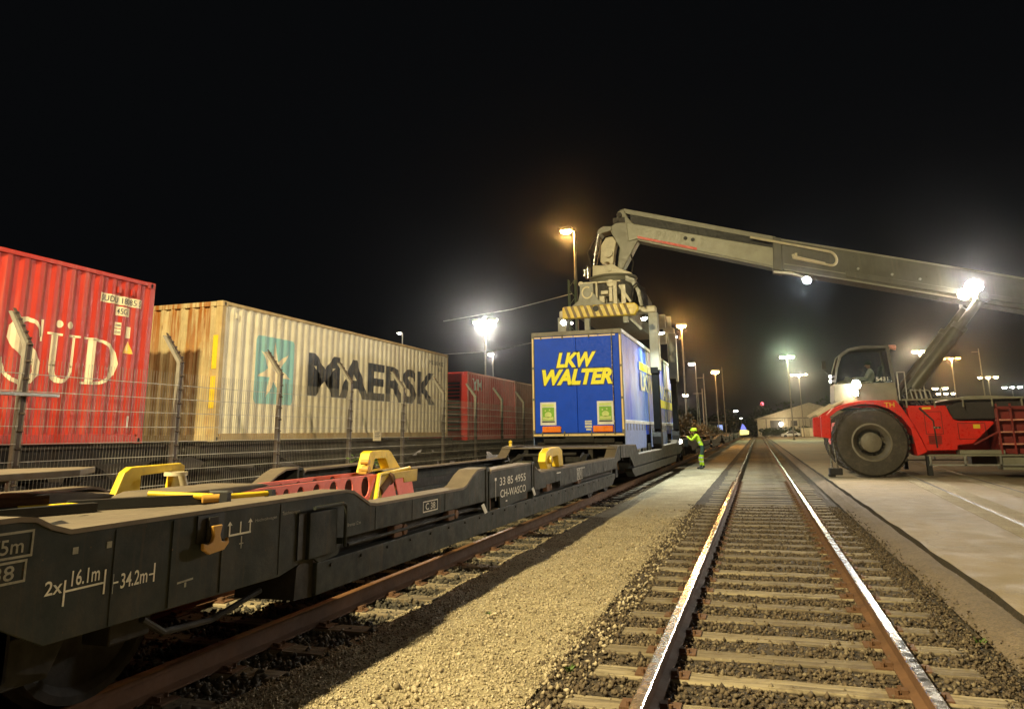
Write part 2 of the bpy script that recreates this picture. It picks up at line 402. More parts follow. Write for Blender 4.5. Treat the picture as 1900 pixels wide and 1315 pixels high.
# ------------------------------------------------------------------ loose stones
def stones(name, n, xr, yr, size, z, mat, zj=.01, dens_pow=1.4, avoid=None, follow=None):
    oc = np.array([(1, 0, 0), (-1, 0, 0), (0, 1, 0), (0, -1, 0), (0, 0, 1), (0, 0, -1)], float)
    fc = np.array([(0, 2, 4), (2, 1, 4), (1, 3, 4), (3, 0, 4), (2, 0, 5), (1, 2, 5), (3, 1, 5), (0, 3, 5)])
    x = RNG.uniform(*xr, n); y = yr[0]+(yr[1]-yr[0])*RNG.uniform(0, 1, n)**dens_pow
    if avoid is not None:
        k = ~avoid(x, y); x, y = x[k], y[k]; n = len(x)
    s = RNG.uniform(size[0], size[1], n)*(1+.0*y)
    P = oc[None]*(1+RNG.uniform(-.35, .35, (n, 6, 1)))+RNG.uniform(-.22, .22, (n, 6, 3))
    P *= RNG.uniform(.6, 1.1, (n, 1, 3))
    a = RNG.uniform(0, 6.28, n); ca, sa = np.cos(a), np.sin(a)
    t = RNG.uniform(-.7, .7, n); ct, st = np.cos(t), np.sin(t)
    X = P[:, :, 0]*ca[:, None]-P[:, :, 1]*sa[:, None]; Y = P[:, :, 0]*sa[:, None]+P[:, :, 1]*ca[:, None]; Z = P[:, :, 2]
    Y, Z = Y*ct[:, None]-Z*st[:, None], Y*st[:, None]+Z*ct[:, None]
    V = np.stack([X, Y, Z], -1)*s[:, None, None]
    V[:, :, 0] += x[:, None]; V[:, :, 1] += y[:, None]
    zz = z+RNG.uniform(-.3, .5, n)*s+RNG.uniform(-zj, zj, n)
    if follow: zz = zz+np.array([follow(float(p), float(q)) for p, q in zip(x, y)])
    V[:, :, 2] += zz[:, None]
    F = (fc[None]+6*np.arange(n)[:, None, None]).reshape(-1)
    me = bpy.data.meshes.new(name); me.vertices.add(n*6); me.vertices.foreach_set('co', V.reshape(-1))
    me.loops.add(n*24); me.loops.foreach_set('vertex_index', F.astype(np.int32))
    me.polygons.add(n*8); me.polygons.foreach_set('loop_start', np.arange(0, n*24, 3, dtype=np.int32))
    me.update(calc_edges=True); me.materials.append(mat)
    o = bpy.data.objects.new(name, me); COL.objects.link(o); o['kind'] = 'stuff'
    return o
def stone_mat(name, cols, rough=.85):
    m, N, L, P = nt(name)
    g = N.new('ShaderNodeNewGeometry'); r = N.new('ShaderNodeValToRGB')
    L.new(g.outputs['Random Per Island'], r.inputs[0])
    e = r.color_ramp.elements; e[0].color = (*cols[0], 1); e[1].color = (*cols[-1], 1)
    for i, c in enumerate(cols[1:-1]):
        k = e.new((i+1)/(len(cols)-1)); k.color = (*c, 1)
    L.new(r.outputs[0], P.inputs['Base Color']); P.inputs['Roughness'].default_value = rough
    return m
S_ball = stone_mat('ballast stone', [(.03, .021, .015), (.085, .058, .034), (.13, .095, .058), (.07, .048, .03), (.21, .165, .105)])
S_path = stone_mat('path grit stone', [(.13, .10, .06), (.36, .29, .19), (.48, .40, .27), (.27, .21, .13), (.55, .47, .34)])
S_dark = stone_mat('shade-toned stone', [(.02, .018, .014), (.07, .06, .045), (.05, .042, .03), (.16, .13, .09)])  # stones darkened to match the shade painted into the wagon ballast
TIE = .55; TY0 = 3.06
def on_tie(x, y):
    k = (y-TY0+.125) % TIE
    return (k < .22) & (np.abs(x-.04) < 1.2) & (RNG.uniform(0, 1, len(x)) < .93)
tag(stones('ballast_stones', 42000, (-1.55, 1.42), (2.6, 17), (.009, .024), -.168, S_ball, avoid=on_tie), kind='stuff')
tag(stones('path_grit', 30000, (-3.1, -1.38), (3.0, 14), (.005, .014), -.150, S_path, zj=.004, dens_pow=1.5, follow=lambda x, y: lumps(x, y)-.035*max(0, (abs(x+2.2)-.55)/.35)**2*.4), kind='stuff')
tag(stones('path_pebbles', 3200, (-2.3, -1.15), (3.0, 16), (.010, .026), -.158, S_path), kind='stuff')
tag(stones('shade_toned_ballast_stones', 16000, (-4.9, -3.02), (2.8, 18), (.014, .034), -.185, S_dark, zj=.02), kind='stuff')
tag(stones('verge_grit', 6000, (1.2, 1.95), (3.5, 16), (.006, .016), -.14, S_ball, zj=.03), kind='stuff')

# ------------------------------------------------------------------ tracks
RAILP = [(-.0625, -.15), (.0625, -.15), (.0625, -.138), (.012, -.122), (.009, -.045), (.034, -.036), (.034, -.006), (.027, 0), (-.027, 0), (-.034, -.006), (-.034, -.036), (-.009, -.045), (-.012, -.122), (-.0625, -.138)]
def rail(xc, y0, y1, z, parent, top):
    m = MB(); m.prism([(xc+a, z+b) for a, b in RAILP], 'Y', y0, y1)
    for f in m.b.faces:
        c = f.calc_center_median()
        if f.normal.z > .3 and c.z > z-.02: f.material_index = 1
    return m.build('rail', [M['rust'], top], parent)
def sleeper_mesh(name, w, L, seed):
    rr = random.Random(seed); m = MB(); n = 7
    for i in range(n):                      # weathered plank: slightly different heights along
        pass
    xs = [-L/2+L*i/12 for i in range(13)]
    b = m.b; rows = []
    for x in xs:
        j = rr.uniform(-.006, .006); e = .012*rr.random()
        rows.append([b.verts.new((x+ (j if 0 < abs(x) < L/2-.01 else rr.uniform(-.02, .02)), -w/2+j, -.12)), b.verts.new((x, -w/2+j, -.008+j*.4)),
                     b.verts.new((x, -w/2+.014+j, .002+e*.3)), b.verts.new((x, w/2-.014-j, .002+e*.4)), b.verts.new((x, w/2-j, -.008)), b.verts.new((x, w/2-j, -.12))])
    for r0, r1 in zip(rows[:-1], rows[1:]):
        for k in range(5): b.faces.new([r0[k], r1[k], r1[k+1], r0[k+1]])
    b.faces.new(rows[0]); b.faces.new(rows[-1][::-1])
    return m
def track(name, label, xc, zt, y_from, y_to, top, n_parts, spacing, y0, tw=.205, tl=2.5):
    t = thing(name, label, 'railway track', (xc, y0, zt-.15))
    rail(xc-.741, y_from, y_to, zt, t, top); rail(xc+.741, y_from, y_to, zt, t, top)
    base = [sleeper_mesh('s', tw, tl, 40+i) for i in range(4)]; protos = []
    for i, mb in enumerate(base):
        me = bpy.data.meshes.new('sleeper'); mb.b.to_mesh(me); mb.b.free(); me.materials.append(M['tie']); protos.append(me)
    pm = MB(); pm.box(-.17, .17, -.08, .08, .0, .011)
    for k in (-.12, .12, -.095, .095):
        e = -.045 if abs(k) > .1 else .045
        pm.cyl((k, e, .009), (k, e, .036), .014, 6)
    for k in (-.078, .078): pm.box(k-.02, k+.02, -.035, .035, .009, .034)
    pme = bpy.data.meshes.new('rail_fastening'); pm.b.to_mesh(pme); pm.b.free(); pme.materials.append(M['rust'])
    rr = random.Random(int(abs(xc)*100))
    for i in range(n_parts):
        o = bpy.data.objects.new('sleeper', protos[i % 4]); COL.objects.link(o); o.parent = t
        o.location = (rr.uniform(-.05, .05), i*spacing+rr.uniform(-.02, .02), -.012+rr.uniform(-.006, .003))
        o.rotation_euler = (0, 0, rr.uniform(-.015, .015))
        if i < 40:
            for sx in (-.741, .741):
                p = bpy.data.objects.new('rail_fastening', pme); COL.objects.link(p); p.parent = o; p.location = (sx-o.location.x, 0, .004)
    mb = MB(); y = y0+n_parts*spacing
    while y < min(y_to, 230):
        mb.box(xc-tl/2+rr.uniform(-.05, .05), xc+tl/2, y-tw/2, y+tw/2, zt-.27, zt-.158); y += spacing
    o = mb.build('distant_sleepers', M['tie'], t); o['kind'] = 'stuff'
    return t
track('railway_track', 'empty straight track with shiny rail heads and worn timber sleepers beside the asphalt', .04, 0, -6, 420, M['railtop'], 100, TIE, TY0, tl=2.42)
track('railway_track', 'rusty track under the grey pocket wagons with dark sleepers', -4.341, 0, -6, 420, M['rusttop'], 60, .6, 2.2, tl=2.6)
track('railway_track', 'dark track behind the fence carrying the container wagons', -11.68, -.02, -14, 300, M['rusttop'], 6, .62, 2.2, tl=2.6)
# rails sunk in the asphalt on the right
def embedded(dx):
    t = thing('paved_track', 'pair of shiny grooved rails sunk flush in the sandy asphalt', 'tram track', (4.0, 15, -.05))
    for k in (0, 1.5):
        m = MB(); a0, b0 = 2.95+k, 4.75+k     # x at y=0 and y=32
        def X(y): return a0+(b0-a0)*y/32.
        m.prism([(X(-8)-.02, -8), (X(-8)+.03, -8), (X(90)+.03, 90), (X(90)-.02, 90)], 'Z', -.06, -.0435); m.build('rail', paint('dull tram rail', (.36, .28, .18), .75, .0, dirt_amt=.5, spec=.3), t)
        m = MB(); m.prism([(X(-8)-.09, -8), (X(-8)-.032, -8), (X(90)-.032, 90), (X(90)-.09, 90)], 'Z', -.06, -.0455); m.build('flange_groove', M['black'], t)
        m = MB(); m.prism([(X(-8)-.42, -8), (X(-8)+.36, -8), (X(90)+.36, 90), (X(90)-.42, 90)], 'Z', -.06, -.0475)
        m.build('paving_band', G_path, t)
    return t
embedded(0)
# ------------------------------------------------------------------ shipping containers
CX = -10.46                                     # side facing the camera
def corr(y, y0, pitch=.278, depth=.027):
    """outer face offset of the trapezoid corrugation at distance y"""
    t = (y-y0) % pitch
    if t < .072: return 0.
    if t < .14: return -depth*(t-.072)/.068
    if t < .21: return -depth
    return -depth*(1-(t-.21)/.068)
def corr_breaks(y0, y1, pitch=.278):
    k = []; y = y0
    while y < y1:
        k += [y, y+.072, y+.14, y+.21]; y += pitch
    return [a for a in k if y0 < a < y1]
def container(name, label, y0, L, z0, H, side, end, post_m, group=None, reefer=False):
    t = thing(name, label, 'shipping container', (CX-1.22, y0, z0), group); y1 = y0+L; z1 = z0+H; W = 2.438
    P0, P1 = y0+.10, y1-.10
    def wall(xf, sgn, nm='side_panel'):
        m = MB(); br = [P0]+corr_breaks(P0, P1)+[P1]; lo, hi = z0+.16, z1-.075
        c = [m.b.verts.new((xf+sgn*(corr(y, P0)-.012), y, lo)) for y in br]; d = [m.b.verts.new((xf+sgn*(corr(y, P0)-.012), y, hi)) for y in br]
        for i in range(len(br)-1):
            m.b.faces.new([c[i], c[i+1], d[i+1], d[i]] if sgn > 0 else [c[i+1], c[i], d[i], d[i+1]])
        return m.build(nm, side, t)
    wall(CX, 1); wall(CX-W, -1)
    for ye, s in ((y0, -1), (y1, 1)):
        m = MB()
        if reefer and s < 0:
            m.box(CX-W+.1, CX-.1, ye+.02, ye+.05, z0+.16, z1-.1); m.build('end_panel', side, t)
            g = MB()
            for i in range(14): g.box(CX-W+.35, CX-.32, ye-.004, ye+.02, z0+.35+i*.135, z0+.44+i*.135)
            g.build('cooling_louvres', M['grille'], t)
            continue
        xa, xb = CX-W+.08, CX-.08; n = 9; p = (xb-xa)/n; pts = []
        for i in range(n):
            x = xa+i*p; pts += [(x, 0), (x+p*.3, 0), (x+p*.42, -.05), (x+p*.86, -.05)]
        pts.append((xb, 0))
        c = [m.b.verts.new((x, ye+s*(-.015+dy), z0+.14)) for x, dy in pts]; d = [m.b.verts.new((x, ye+s*(-.015+dy), z1-.07)) for x, dy in pts]
        for i in range(len(pts)-1): m.b.faces.new([c[i], c[i+1], d[i+1], d[i]])
        m.build('end_panel', end, t)
    m = MB(); m.box(CX-W+.03, CX-.03, y0+.03, y1-.03, z1-.05, z1-.03); m.build('roof', side, t)
    for x in (CX-.062, CX-W+.002):
        m = MB(); m.box(x, x+.06, y0+.17, y1-.17, z1-.078, z1-.006); m.build('top_rail', post_m, t, bevel=.008)
        m = MB(); m.box(x, x+.06, y0+.17, y1-.17, z0+.012, z0+.165); m.build('bottom_rail', post_m, t, bevel=.008)
    for ye in (y0+.004, y1-.064):
        m = MB(); m.box(CX-W+.17, CX-.17, ye, ye+.06, z1-.11, z1-.008); m.build('top_rail', end, t, bevel=.008)
        m = MB(); m.box(CX-W+.17, CX-.17, ye, ye+.06, z0+.012, z0+.145); m.build('bottom_rail', end, t, bevel=.008)
    for ye, s in ((y0, 1), (y1, -1)):
        for x, q in ((CX, -1), (CX-W, 1)):
            m = MB(); pr = [(x+q*.003, ye+s*.003), (x+q*.16, ye+s*.003), (x+q*.16, ye+s*.05), (x+q*.06, ye+s*.06), (x+q*.05, ye+s*.125), (x+q*.003, ye+s*.125)]
            m.prism(pr, 'Z', z0+.118, z1-.118); m.build('corner_post', post_m, t, bevel=.006)
            for zc in (z0, z1-.118):
                m = MB(); xx = sorted((x, x+q*.162)); yy = sorted((ye, ye+s*.178)); m.box(xx[0], xx[1], yy[0], yy[1], zc, zc+.118)
                c = m.build('corner_casting', post_m, t, bevel=.01)
                h = MB(); xo = x-q*.002
                h.cyl((xo, ye+s*.089, zc+.04), (x+q*.01, ye+s*.089, zc+.04), .024, 12); h.cyl((xo, ye+s*.089, zc+.075), (x+q*.01, ye+s*.089, zc+.075), .024, 12)
                h.box(min(xo, x+q*.01), max(xo, x+q*.01), *sorted((ye+s*.089-.024, ye+s*.089+.024)), zc+.04, zc+.075)
                h.build('casting_hole', M['black'], c)
    return t, (lambda y, z, e=.004: (CX-.012+corr(y, P0)+e, y, z)), corr_breaks(P0, P1)

c1, f1, b1 = container('shipping_container', 'bright red corrugated container with big cream serif letters behind the fence', -1.26, 12.19, 1.28, 2.896, M['cred'], M['cred'], M['cred'])
# serif letters
def serif_word():
    S = []
    # big S
    ctrl = [(8.72, 2.93), (8.69, 3.05), (8.60, 3.14), (8.47, 3.175), (8.33, 3.13), (8.25, 3.02), (8.25, 2.89), (8.33, 2.79), (8.46, 2.71), (8.60, 2.62), (8.69, 2.50), (8.69, 2.36), (8.60, 2.25), (8.45, 2.21), (8.30, 2.25), (8.19, 2.34), (8.14, 2.47)]
    w = [.035, .05, .06, .07, .10, .14, .17, .2, .21, .2, .17, .14, .10, .07, .06, .05, .035]
    S.append(strip(ctrl, w))
    S.append(poly([(8.70, 3.20), (8.75, 3.20), (8.75, 2.86), (8.72, 2.86)])); S.append(poly([(8.10, 2.56), (8.13, 2.56), (8.16, 2.18), (8.11, 2.18)]))
    # U with dots
    S.append(rect(8.89, 9.03, 2.5, 3.0)); S.append(rect(9.30, 9.345, 2.5, 3.0))
    a = [(8.96, 2.52), (8.965, 2.42), (9.0, 2.34), (9.07, 2.285), (9.15, 2.27), (9.23, 2.29), (9.29, 2.35), (9.32, 2.43), (9.322, 2.52)]
    S.append(strip(a, [.14, .135, .12, .09, .07, .055, .05, .045, .045]))
    S.append(rect(8.82, 9.10, 2.985, 3.02)); S.append(rect(9.22, 9.43, 2.985, 3.02))
    for c in (9.03, 9.22): S.append(poly([(c+.062*math.cos(i*.45), 3.17+.062*math.sin(i*.45)) for i in range(14)]))
    # D
    S.append(rect(9.60, 9.745, 2.27, 3.0)); S.append(rect(9.51, 9.80, 2.985, 3.02)); S.append(rect(9.51, 9.80, 2.25, 2.285))
    d = [(9.76, 2.995), (9.90, 2.985), (10.04, 2.92), (10.13, 2.80), (10.165, 2.635), (10.13, 2.47), (10.04, 2.35), (9.90, 2.285), (9.76, 2.275)]
    S.append(strip(d, [.045, .05, .075, .12, .145, .12, .075, .05, .045]))
    return join(*S)
decal('lettering', serif_word(), M['lettercream'], c1, f1, b1)
decal('number_plate', join(rect(9.74, 10.66, 3.66, 3.815), rect(10.10, 10.40, 3.47, 3.63), rect(10.11, 10.23, 3.25, 3.35), rect(10.11, 10.23, 3.13, 3.235), rect(10.36, 10.46, 3.10, 3.30)), M['lettercream'], c1, f1, b1)
for tx_ in (('SUDU 18085 5', 9.77, 10.63, 3.685, 3.79), ('45G1', 10.13, 10.37, 3.50, 3.60), ('30480', 10.12, 10.22, 3.28, 3.32), ('67200', 10.12, 10.22, 3.16, 3.2)):
    decal('plate_text', fit_glyphs(*tx_, bold=.01), M['letterblack'], c1, lambda u, v: f1(u, v, .008), b1)
decal('warning_triangle', poly([(10.32, 2.83), (10.54, 2.83), (10.43, 3.05)]), paint('warning yellow', (.85, .50, .08), .4), c1, f1, b1)
decal('label_patch', rect(10.54, 10.58, 1.55, 1.75), M['white'], c1, f1, b1)
for y in (10.12, 10.42):
    m = MB(); m.box(CX-.03, CX+.004, y-.03, y+.03, 3.86, 3.97); m.build('vent_cover', M['cred'], c1)

c2, f2, b2 = container('shipping_container', 'weathered beige corrugated container with a pale blue star square and dark block letters', 12.8, 12.19, 1.28, 2.896, M['cbeige'], M['crust'], paint('rust stained frame', (.48, .36, .17), .6, var=.25, dirt=(.30, .12, .02), dirt_amt=.6, dsc=3, streak=.5, scol=(.28, .1, .01)))
def rrect(u0, u1, v0, v1, r, n=5):
    P = []
    for cu, cv, a in ((u1-r, v1-r, 0), (u0+r, v1-r, 90), (u0+r, v0+r, 180), (u1-r, v0+r, 270)):
        P += [(cu+r*math.cos(R(a+90*i/n)), cv+r*math.sin(R(a+90*i/n))) for i in range(n+1)]
    return poly(P)
decal('emblem_square', rrect(14.0, 15.46, 2.08, 3.60, .12), M['skyblue'], c2, f2, b2)
st = []
for i in range(14):
    a = R(90+i*360/14); r = (.66 if i % 2 == 0 else .235)
    st.append((14.73+r*math.cos(a), 2.84+r*math.sin(a)*1.03))
star = join(*[poly([(14.73, 2.84), st[(2*i-1) % 14], st[2*i], st[(2*i+1) % 14]]) for i in range(7)])
decal('emblem_star', star, M['lettercream'], c2, lambda u, v: f2(u, v, .008), b2)
decal('lettering', fit_glyphs('MAERSK', 16.12, 23.9, 2.33, 3.42, bold=.035, res=4), M['letterblack'], c2, f2, b2)
decal('number_plate', join(fit_glyphs('MSKU 805 4302 2', 23.4, 24.7, 3.72, 3.86), fit_glyphs('45G1', 24.1, 24.5, 3.52, 3.64)), M['letterblack'], c2, f2, b2)
m = MB()
m.box(CX-.03, CX+.002, 13.25, 13.33, 3.85, 3.97); m.build('vent_cover', M['cbeige'], c2)
# yellow-edged height sticker down the corner post
m = MB(); m.box(CX-.18, CX-.06, 12.795, 12.80, 2.75, 3.45); m.box(CX-.18, CX-.06, 12.795, 12.80, 1.95, 2.6)
m.build('height_sticker', M['yellow'], c2)

c3, f3, b3 = container('shipping_container', 'vivid red refrigerated container with a dark louvred end beyond the beige one', 26.9, 6.06, 1.14, 2.591, M['cred2'], M['cred2'], M['cred2'], reefer=True)
decal('lettering', fit_glyphs('YM', 27.5, 28.6, 3.05, 3.5, bold=.02), M['white'], c3, f3, b3)
c4, f4, b4 = container('shipping_container', 'brownish red container half hidden behind the blue trailer', 33.1, 12.19, 1.14, 2.591, M['cbrown'], M['cbrown'], M['cbrown'])
c5, f5, b5 = container('shipping_container', 'dull brown container farthest along the track behind the fence', 46.2, 12.19, 1.14, 2.591, M['cbrown'], M['cbrown'], M['cbrown'])

# ------------------------------------------------------------------ flat wagons under the containers
WHEEL_PROF = [(.06, -.07), (.10, -.07), (.12, -.02), (.38, -.02), (.42, -.055), (.462, -.055), (.455, .05), (.49, .065), (.485, .085), (.40, .08), (.38, .02), (.12, .02), (.10, .07), (.06, .07)]
def wheel(c, s, parent, mat=None):
    m = MB(); m.lathe([(r, -w*s) for r, w in WHEEL_PROF], c, 'X', 36)
    m.cyl((c[0]-.08, c[1], c[2]), (c[0]+.08, c[1], c[2]), .065, 16)
    return m.build('wheel', mat or M['under'], parent, smooth=True)
def bogie(parent, xc, yc, z, half=.98, wb=1.8, g=.741):
    m = MB()
    for s in (-1, 1):
        x = xc+s*half
        m.prism([(yc-wb/2-.32, z+.56), (yc-wb/2-.2, z+.72), (yc-.5, z+.70), (yc-.35, z+.48), (yc+.35, z+.48), (yc+.5, z+.70), (yc+wb/2+.2, z+.72), (yc+wb/2+.32, z+.56),
                 (yc+wb/2+.2, z+.50), (yc+wb/2-.3, z+.54), (yc+.45, z+.26), (yc-.45, z+.26), (yc-wb/2+.3, z+.54), (yc-wb/2-.2, z+.50)], 'X', x-.05, x+.05)
        for e in (-1, 1):
            m.box(x-.09, x+.09, yc+e*wb/2-.14, yc+e*wb/2+.14, z+.32, z+.60)
            for k in (-1, 1): m.cyl((x, yc+e*.0+k*.17, z+.30), (x, yc+k*.17, z+.66), .08, 12)
    m.box(xc-half, xc+half, yc-.16, yc+.16, z+.42, z+.72)
    b = m.build('bogie', M['under'], parent, bevel=.01)
    for e in (-1, 1):
        for s in (-1, 1): wheel((xc+s*g, yc+e*wb/2, z+.46), s, b)
        a = MB(); a.cyl((xc-g, yc+e*wb/2, z+.46), (xc+g, yc+e*wb/2, z+.46), .08, 14); a.build('axle', M['under'], b)
    return b
def flat_wagon(label, y0, y1, zt):
    xc = CX-1.22; t = thing('container_wagon', label, 'flat wagon', (xc, y0, 0), 'container wagons behind the fence')
    for s in (-1, 1):
        m = MB(); x = xc+s*1.2
        m.prism([(y0, zt-.30), (y0+2.6, zt-.34), (y0+3.6, zt-.62), (y1-3.6, zt-.62), (y1-2.6, zt-.34), (y1, zt-.30), (y1, zt-.02), (y0, zt-.02)], 'X', x-.02, x+.02)
        m.box(x-.09, x+.09, y0, y1, zt-.055, zt-.022); m.build('side_sill', M['under'], t)
    m = MB(); y = y0+.1
    while y < y1: m.box(xc-1.17, xc+1.17, y, y+.12, zt-.26, zt-.07); y += 1.45
    m.box(xc-.3, xc+.3, y0, y1, zt-.3, zt-.08); m.build('cross_frame', M['under'], t)
    for e, yy in ((-1, y0), (1, y1)):
        for s in (-.87, .87):
            m = MB(); m.cyl((xc+s, yy, zt-.2), (xc+s, yy+e*.42, zt-.2), .09, 14); m.cyl((xc+s, yy+e*.42, zt-.2), (xc+s, yy+e*.47, zt-.2), .2, 24); m.build('buffer', M['under'], t)
    for y in (y0+2., y1-2.): bogie(t, xc, y, -.02)
    m = MB(); m.box(xc+1.0, xc+1.24, (y0+y1)/2-1.2, (y0+y1)/2+.3, .35, .62); m.cyl((xc+.9, (y0+y1)/2+1., .5), (xc+.9, (y0+y1)/2+2.2, .5), .19, 18); m.build('brake_equipment', M['under'], t, bevel=.01)
    return t
flat_wagon('dark flat wagon under the red container with the cream letters', -2.2, 11.4, 1.27)
flat_wagon('dark flat wagon under the weathered beige container', 12.4, 25.4, 1.27)
flat_wagon('dark flat wagon under the vivid red refrigerated container', 26.4, 45.6, 1.13)
flat_wagon('dark flat wagon under the dull brown container farthest away', 46.4, 60, 1.13)

# ------------------------------------------------------------------ security fence
FX = -8.1; FY = [6.58+2.49*i for i in range(-3, 22)]
fence = thing('security_fence', 'tall wire mesh fence with angled toothed posts between the two trains', 'fence', (FX, FY[0], -.2))
pm = MB()
pm.box(-.03, .03, -.045, -.035, 0, 2.66); pm.box(-.028, .028, -.035, .035, 0, 2.655); pm.box(-.03, .03, .035, .045, 0, 2.66)
for a in (-.045, .035):
    pm.prism([(-.03, 2.66), (.03, 2.66), (-.27, 3.08), (-.33, 3.08)], 'Y', a, a+.01)
pm.prism([(-.006, 2.66), (.012, 2.66), (-.285, 3.08), (-.3, 3.08)], 'Y', -.035, .035)
post_me = bpy.data.meshes.new('fence_post')
pm.b.to_mesh(post_me); pm.b.free(); post_me.materials.append(M['post'])
tm = MB()
tm.box(.028, .034, -.02, .02, .2, 2.7); tm.prism([(.036, 2.7), (.028, 2.7), (-.30, 3.12), (-.29, 3.12)], 'Y', -.02, .02)
for i in range(13): tm.prism([(.03, .25+i*.2), (.066, .26+i*.2), (.03, .285+i*.2)], 'Y', -.03, .03)
for i in range(5):
    u = (i+.5)/5; tm.box(-.32*u+.03, -.32*u+.058, -.025, .025, 2.69+.4*u, 2.712+.4*u)
clip_me = bpy.data.meshes.new('mesh_clip'); tm.b.to_mesh(clip_me); tm.b.free(); clip_me.materials.append(paint('brown clip plastic', (.07, .05, .04), .6))
wm = MB(); PL = 2.40
hm = MB()
def hw(z, x=.0): hm.box(x-.0035, x+.0035, .045, .045+PL, z-.004, z+.004)
for i in range(12): hw(.12+i*.2, .035); hw(.12+i*.2, .055)
for i in range(49):
    y = .045+PL*i/48; wm.box(.043, .0475, y-.0015, y+.0015, .08, 2.5)
for v in hm.b.verts: v.index
tmp_ = bpy.data.meshes.new('h'); 
for f in hm.b.faces: f.material_index = 1
hm.b.to_mesh(tmp_); hm.b.free(); wm.b.from_mesh(tmp_); bpy.data.meshes.remove(tmp_)
wire_me = bpy.data.meshes.new('mesh_panel'); wm.b.to_mesh(wire_me); wm.b.free(); wire_me.materials.append(M['wire']); wire_me.materials.append(paint('pale horizontal wire', (.50, .48, .42), .5, .0, dirt_amt=.3))
for i, y in enumerate(FY):
    o = bpy.data.objects.new('fence_post', post_me); COL.objects.link(o); o.parent = fence; o.location = (0, y-FY[0], 0); o.rotation_euler = (0, 0, random.uniform(-.03, .03))
    c = bpy.data.objects.new('mesh_clip', clip_me); COL.objects.link(c); c.parent = o
    if i < 21:
        w = bpy.data.objects.new('mesh_panel', wire_me); COL.objects.link(w); w.parent = fence; w.location = (0, y-FY[0], 0)
m = MB(); m.box(FX+.06, FX+.066, 14.98, 15.34, 1.25, 1.47); sg = m.build('notice', M['sign'])
tag(sg, 'small cream notice wired to the mesh fence below the dark block letters', 'sign'); WO[sg.name] = Vector()
decal('notice_text', join(*[rect(15.03, 15.29-.05*(i % 2), 1.42-i*.035, 1.432-i*.035) for i in range(4)]), M['letterblack'], sg, lambda u, v: (FX+.069, u, v))
# the horizontal barrier bar lying against the first post
m = MB(); m.box(FX+.10, FX+.16, 4.0, 6.95, 1.86, 1.90)
tag(m.build('guard_bar', M['steel'], bevel=.004), 'pale steel bar fixed across the nearest fence post', 'bar')
# weed climbing the fence
def weed(y, label, seed, h):
    rr = random.Random(seed); t = thing('climbing_weed', label, 'plant', (FX+.15, y, -.2))
    m = MB(); l = MB()
    for k in range(7):
        p = Vector((FX+.15, y, -.2)); d = Vector((rr.uniform(-.05, .12), rr.uniform(-.15, .35), 1)); pts = [p.copy()]
        for s in range(8):
            d += Vector((rr.uniform(-.1, .15), rr.uniform(-.15, .2), -.12)); p = p+d.normalized()*h/8*rr.uniform(.7, 1.1); pts.append(p.copy())
            for q in range(9):
                c = p+Vector((rr.uniform(-.07, .09), rr.uniform(-.12, .12), rr.uniform(-.1, .06))); a = Vector((rr.uniform(-1, 1), rr.uniform(-1, 1), rr.uniform(-.3, .8))).normalized()
                b = a.orthogonal().normalized(); z = rr.uniform(.03, .06); l.face([c, c+a*z+b*z*.4, c+a*z*1.9, c+a*z-b*z*.4])
        m.tube(pts, .006, 4)
    m.build('stem', LEAF, t); l.build('foliage', LEAF, t)
LEAF = paint('weed leaf', (.10, .17, .03), .6, var=.4, dirt_amt=.2)
weed(13.85, 'green weed climbing the fence post behind the yellow bracket', 3, 1.7)
weed(10.6, 'low green weed at the foot of the fence beside the red perforated arm', 5, .7)

def tuft(label, x, y, n, h, seed):
    rr = random.Random(seed); t = thing('weed_tuft', label, 'weed', (x, y, -.16)); l = MB()
    for k in range(n):
        a = rr.uniform(0, 6.28); d = Vector((math.cos(a), math.sin(a), 0)); w = Vector((-d.y, d.x, 0))*rr.uniform(.003, .007); b = Vector((x, y, -.165))+d*rr.uniform(0, .02); q = h*rr.uniform(.5, 1.2)
        l.face([b-w, b+w, b+w*.6+d*q*.3+Vector((0, 0, q*.7)), b+d*q*.8+Vector((0, 0, q))])
    l.build('leaf', LEAF, t)
tuft('tiny green weed growing in the pale gravel near the wagon shadow edge', -2.35, 6.55, 26, .025, 2)
tuft('small weed between the gravel path and the sleeper ends', -1.30, 5.2, 30, .035, 5)
tuft('small weed in the silt strip beside the asphalt edge', 1.42, 6.6, 34, .04, 8)
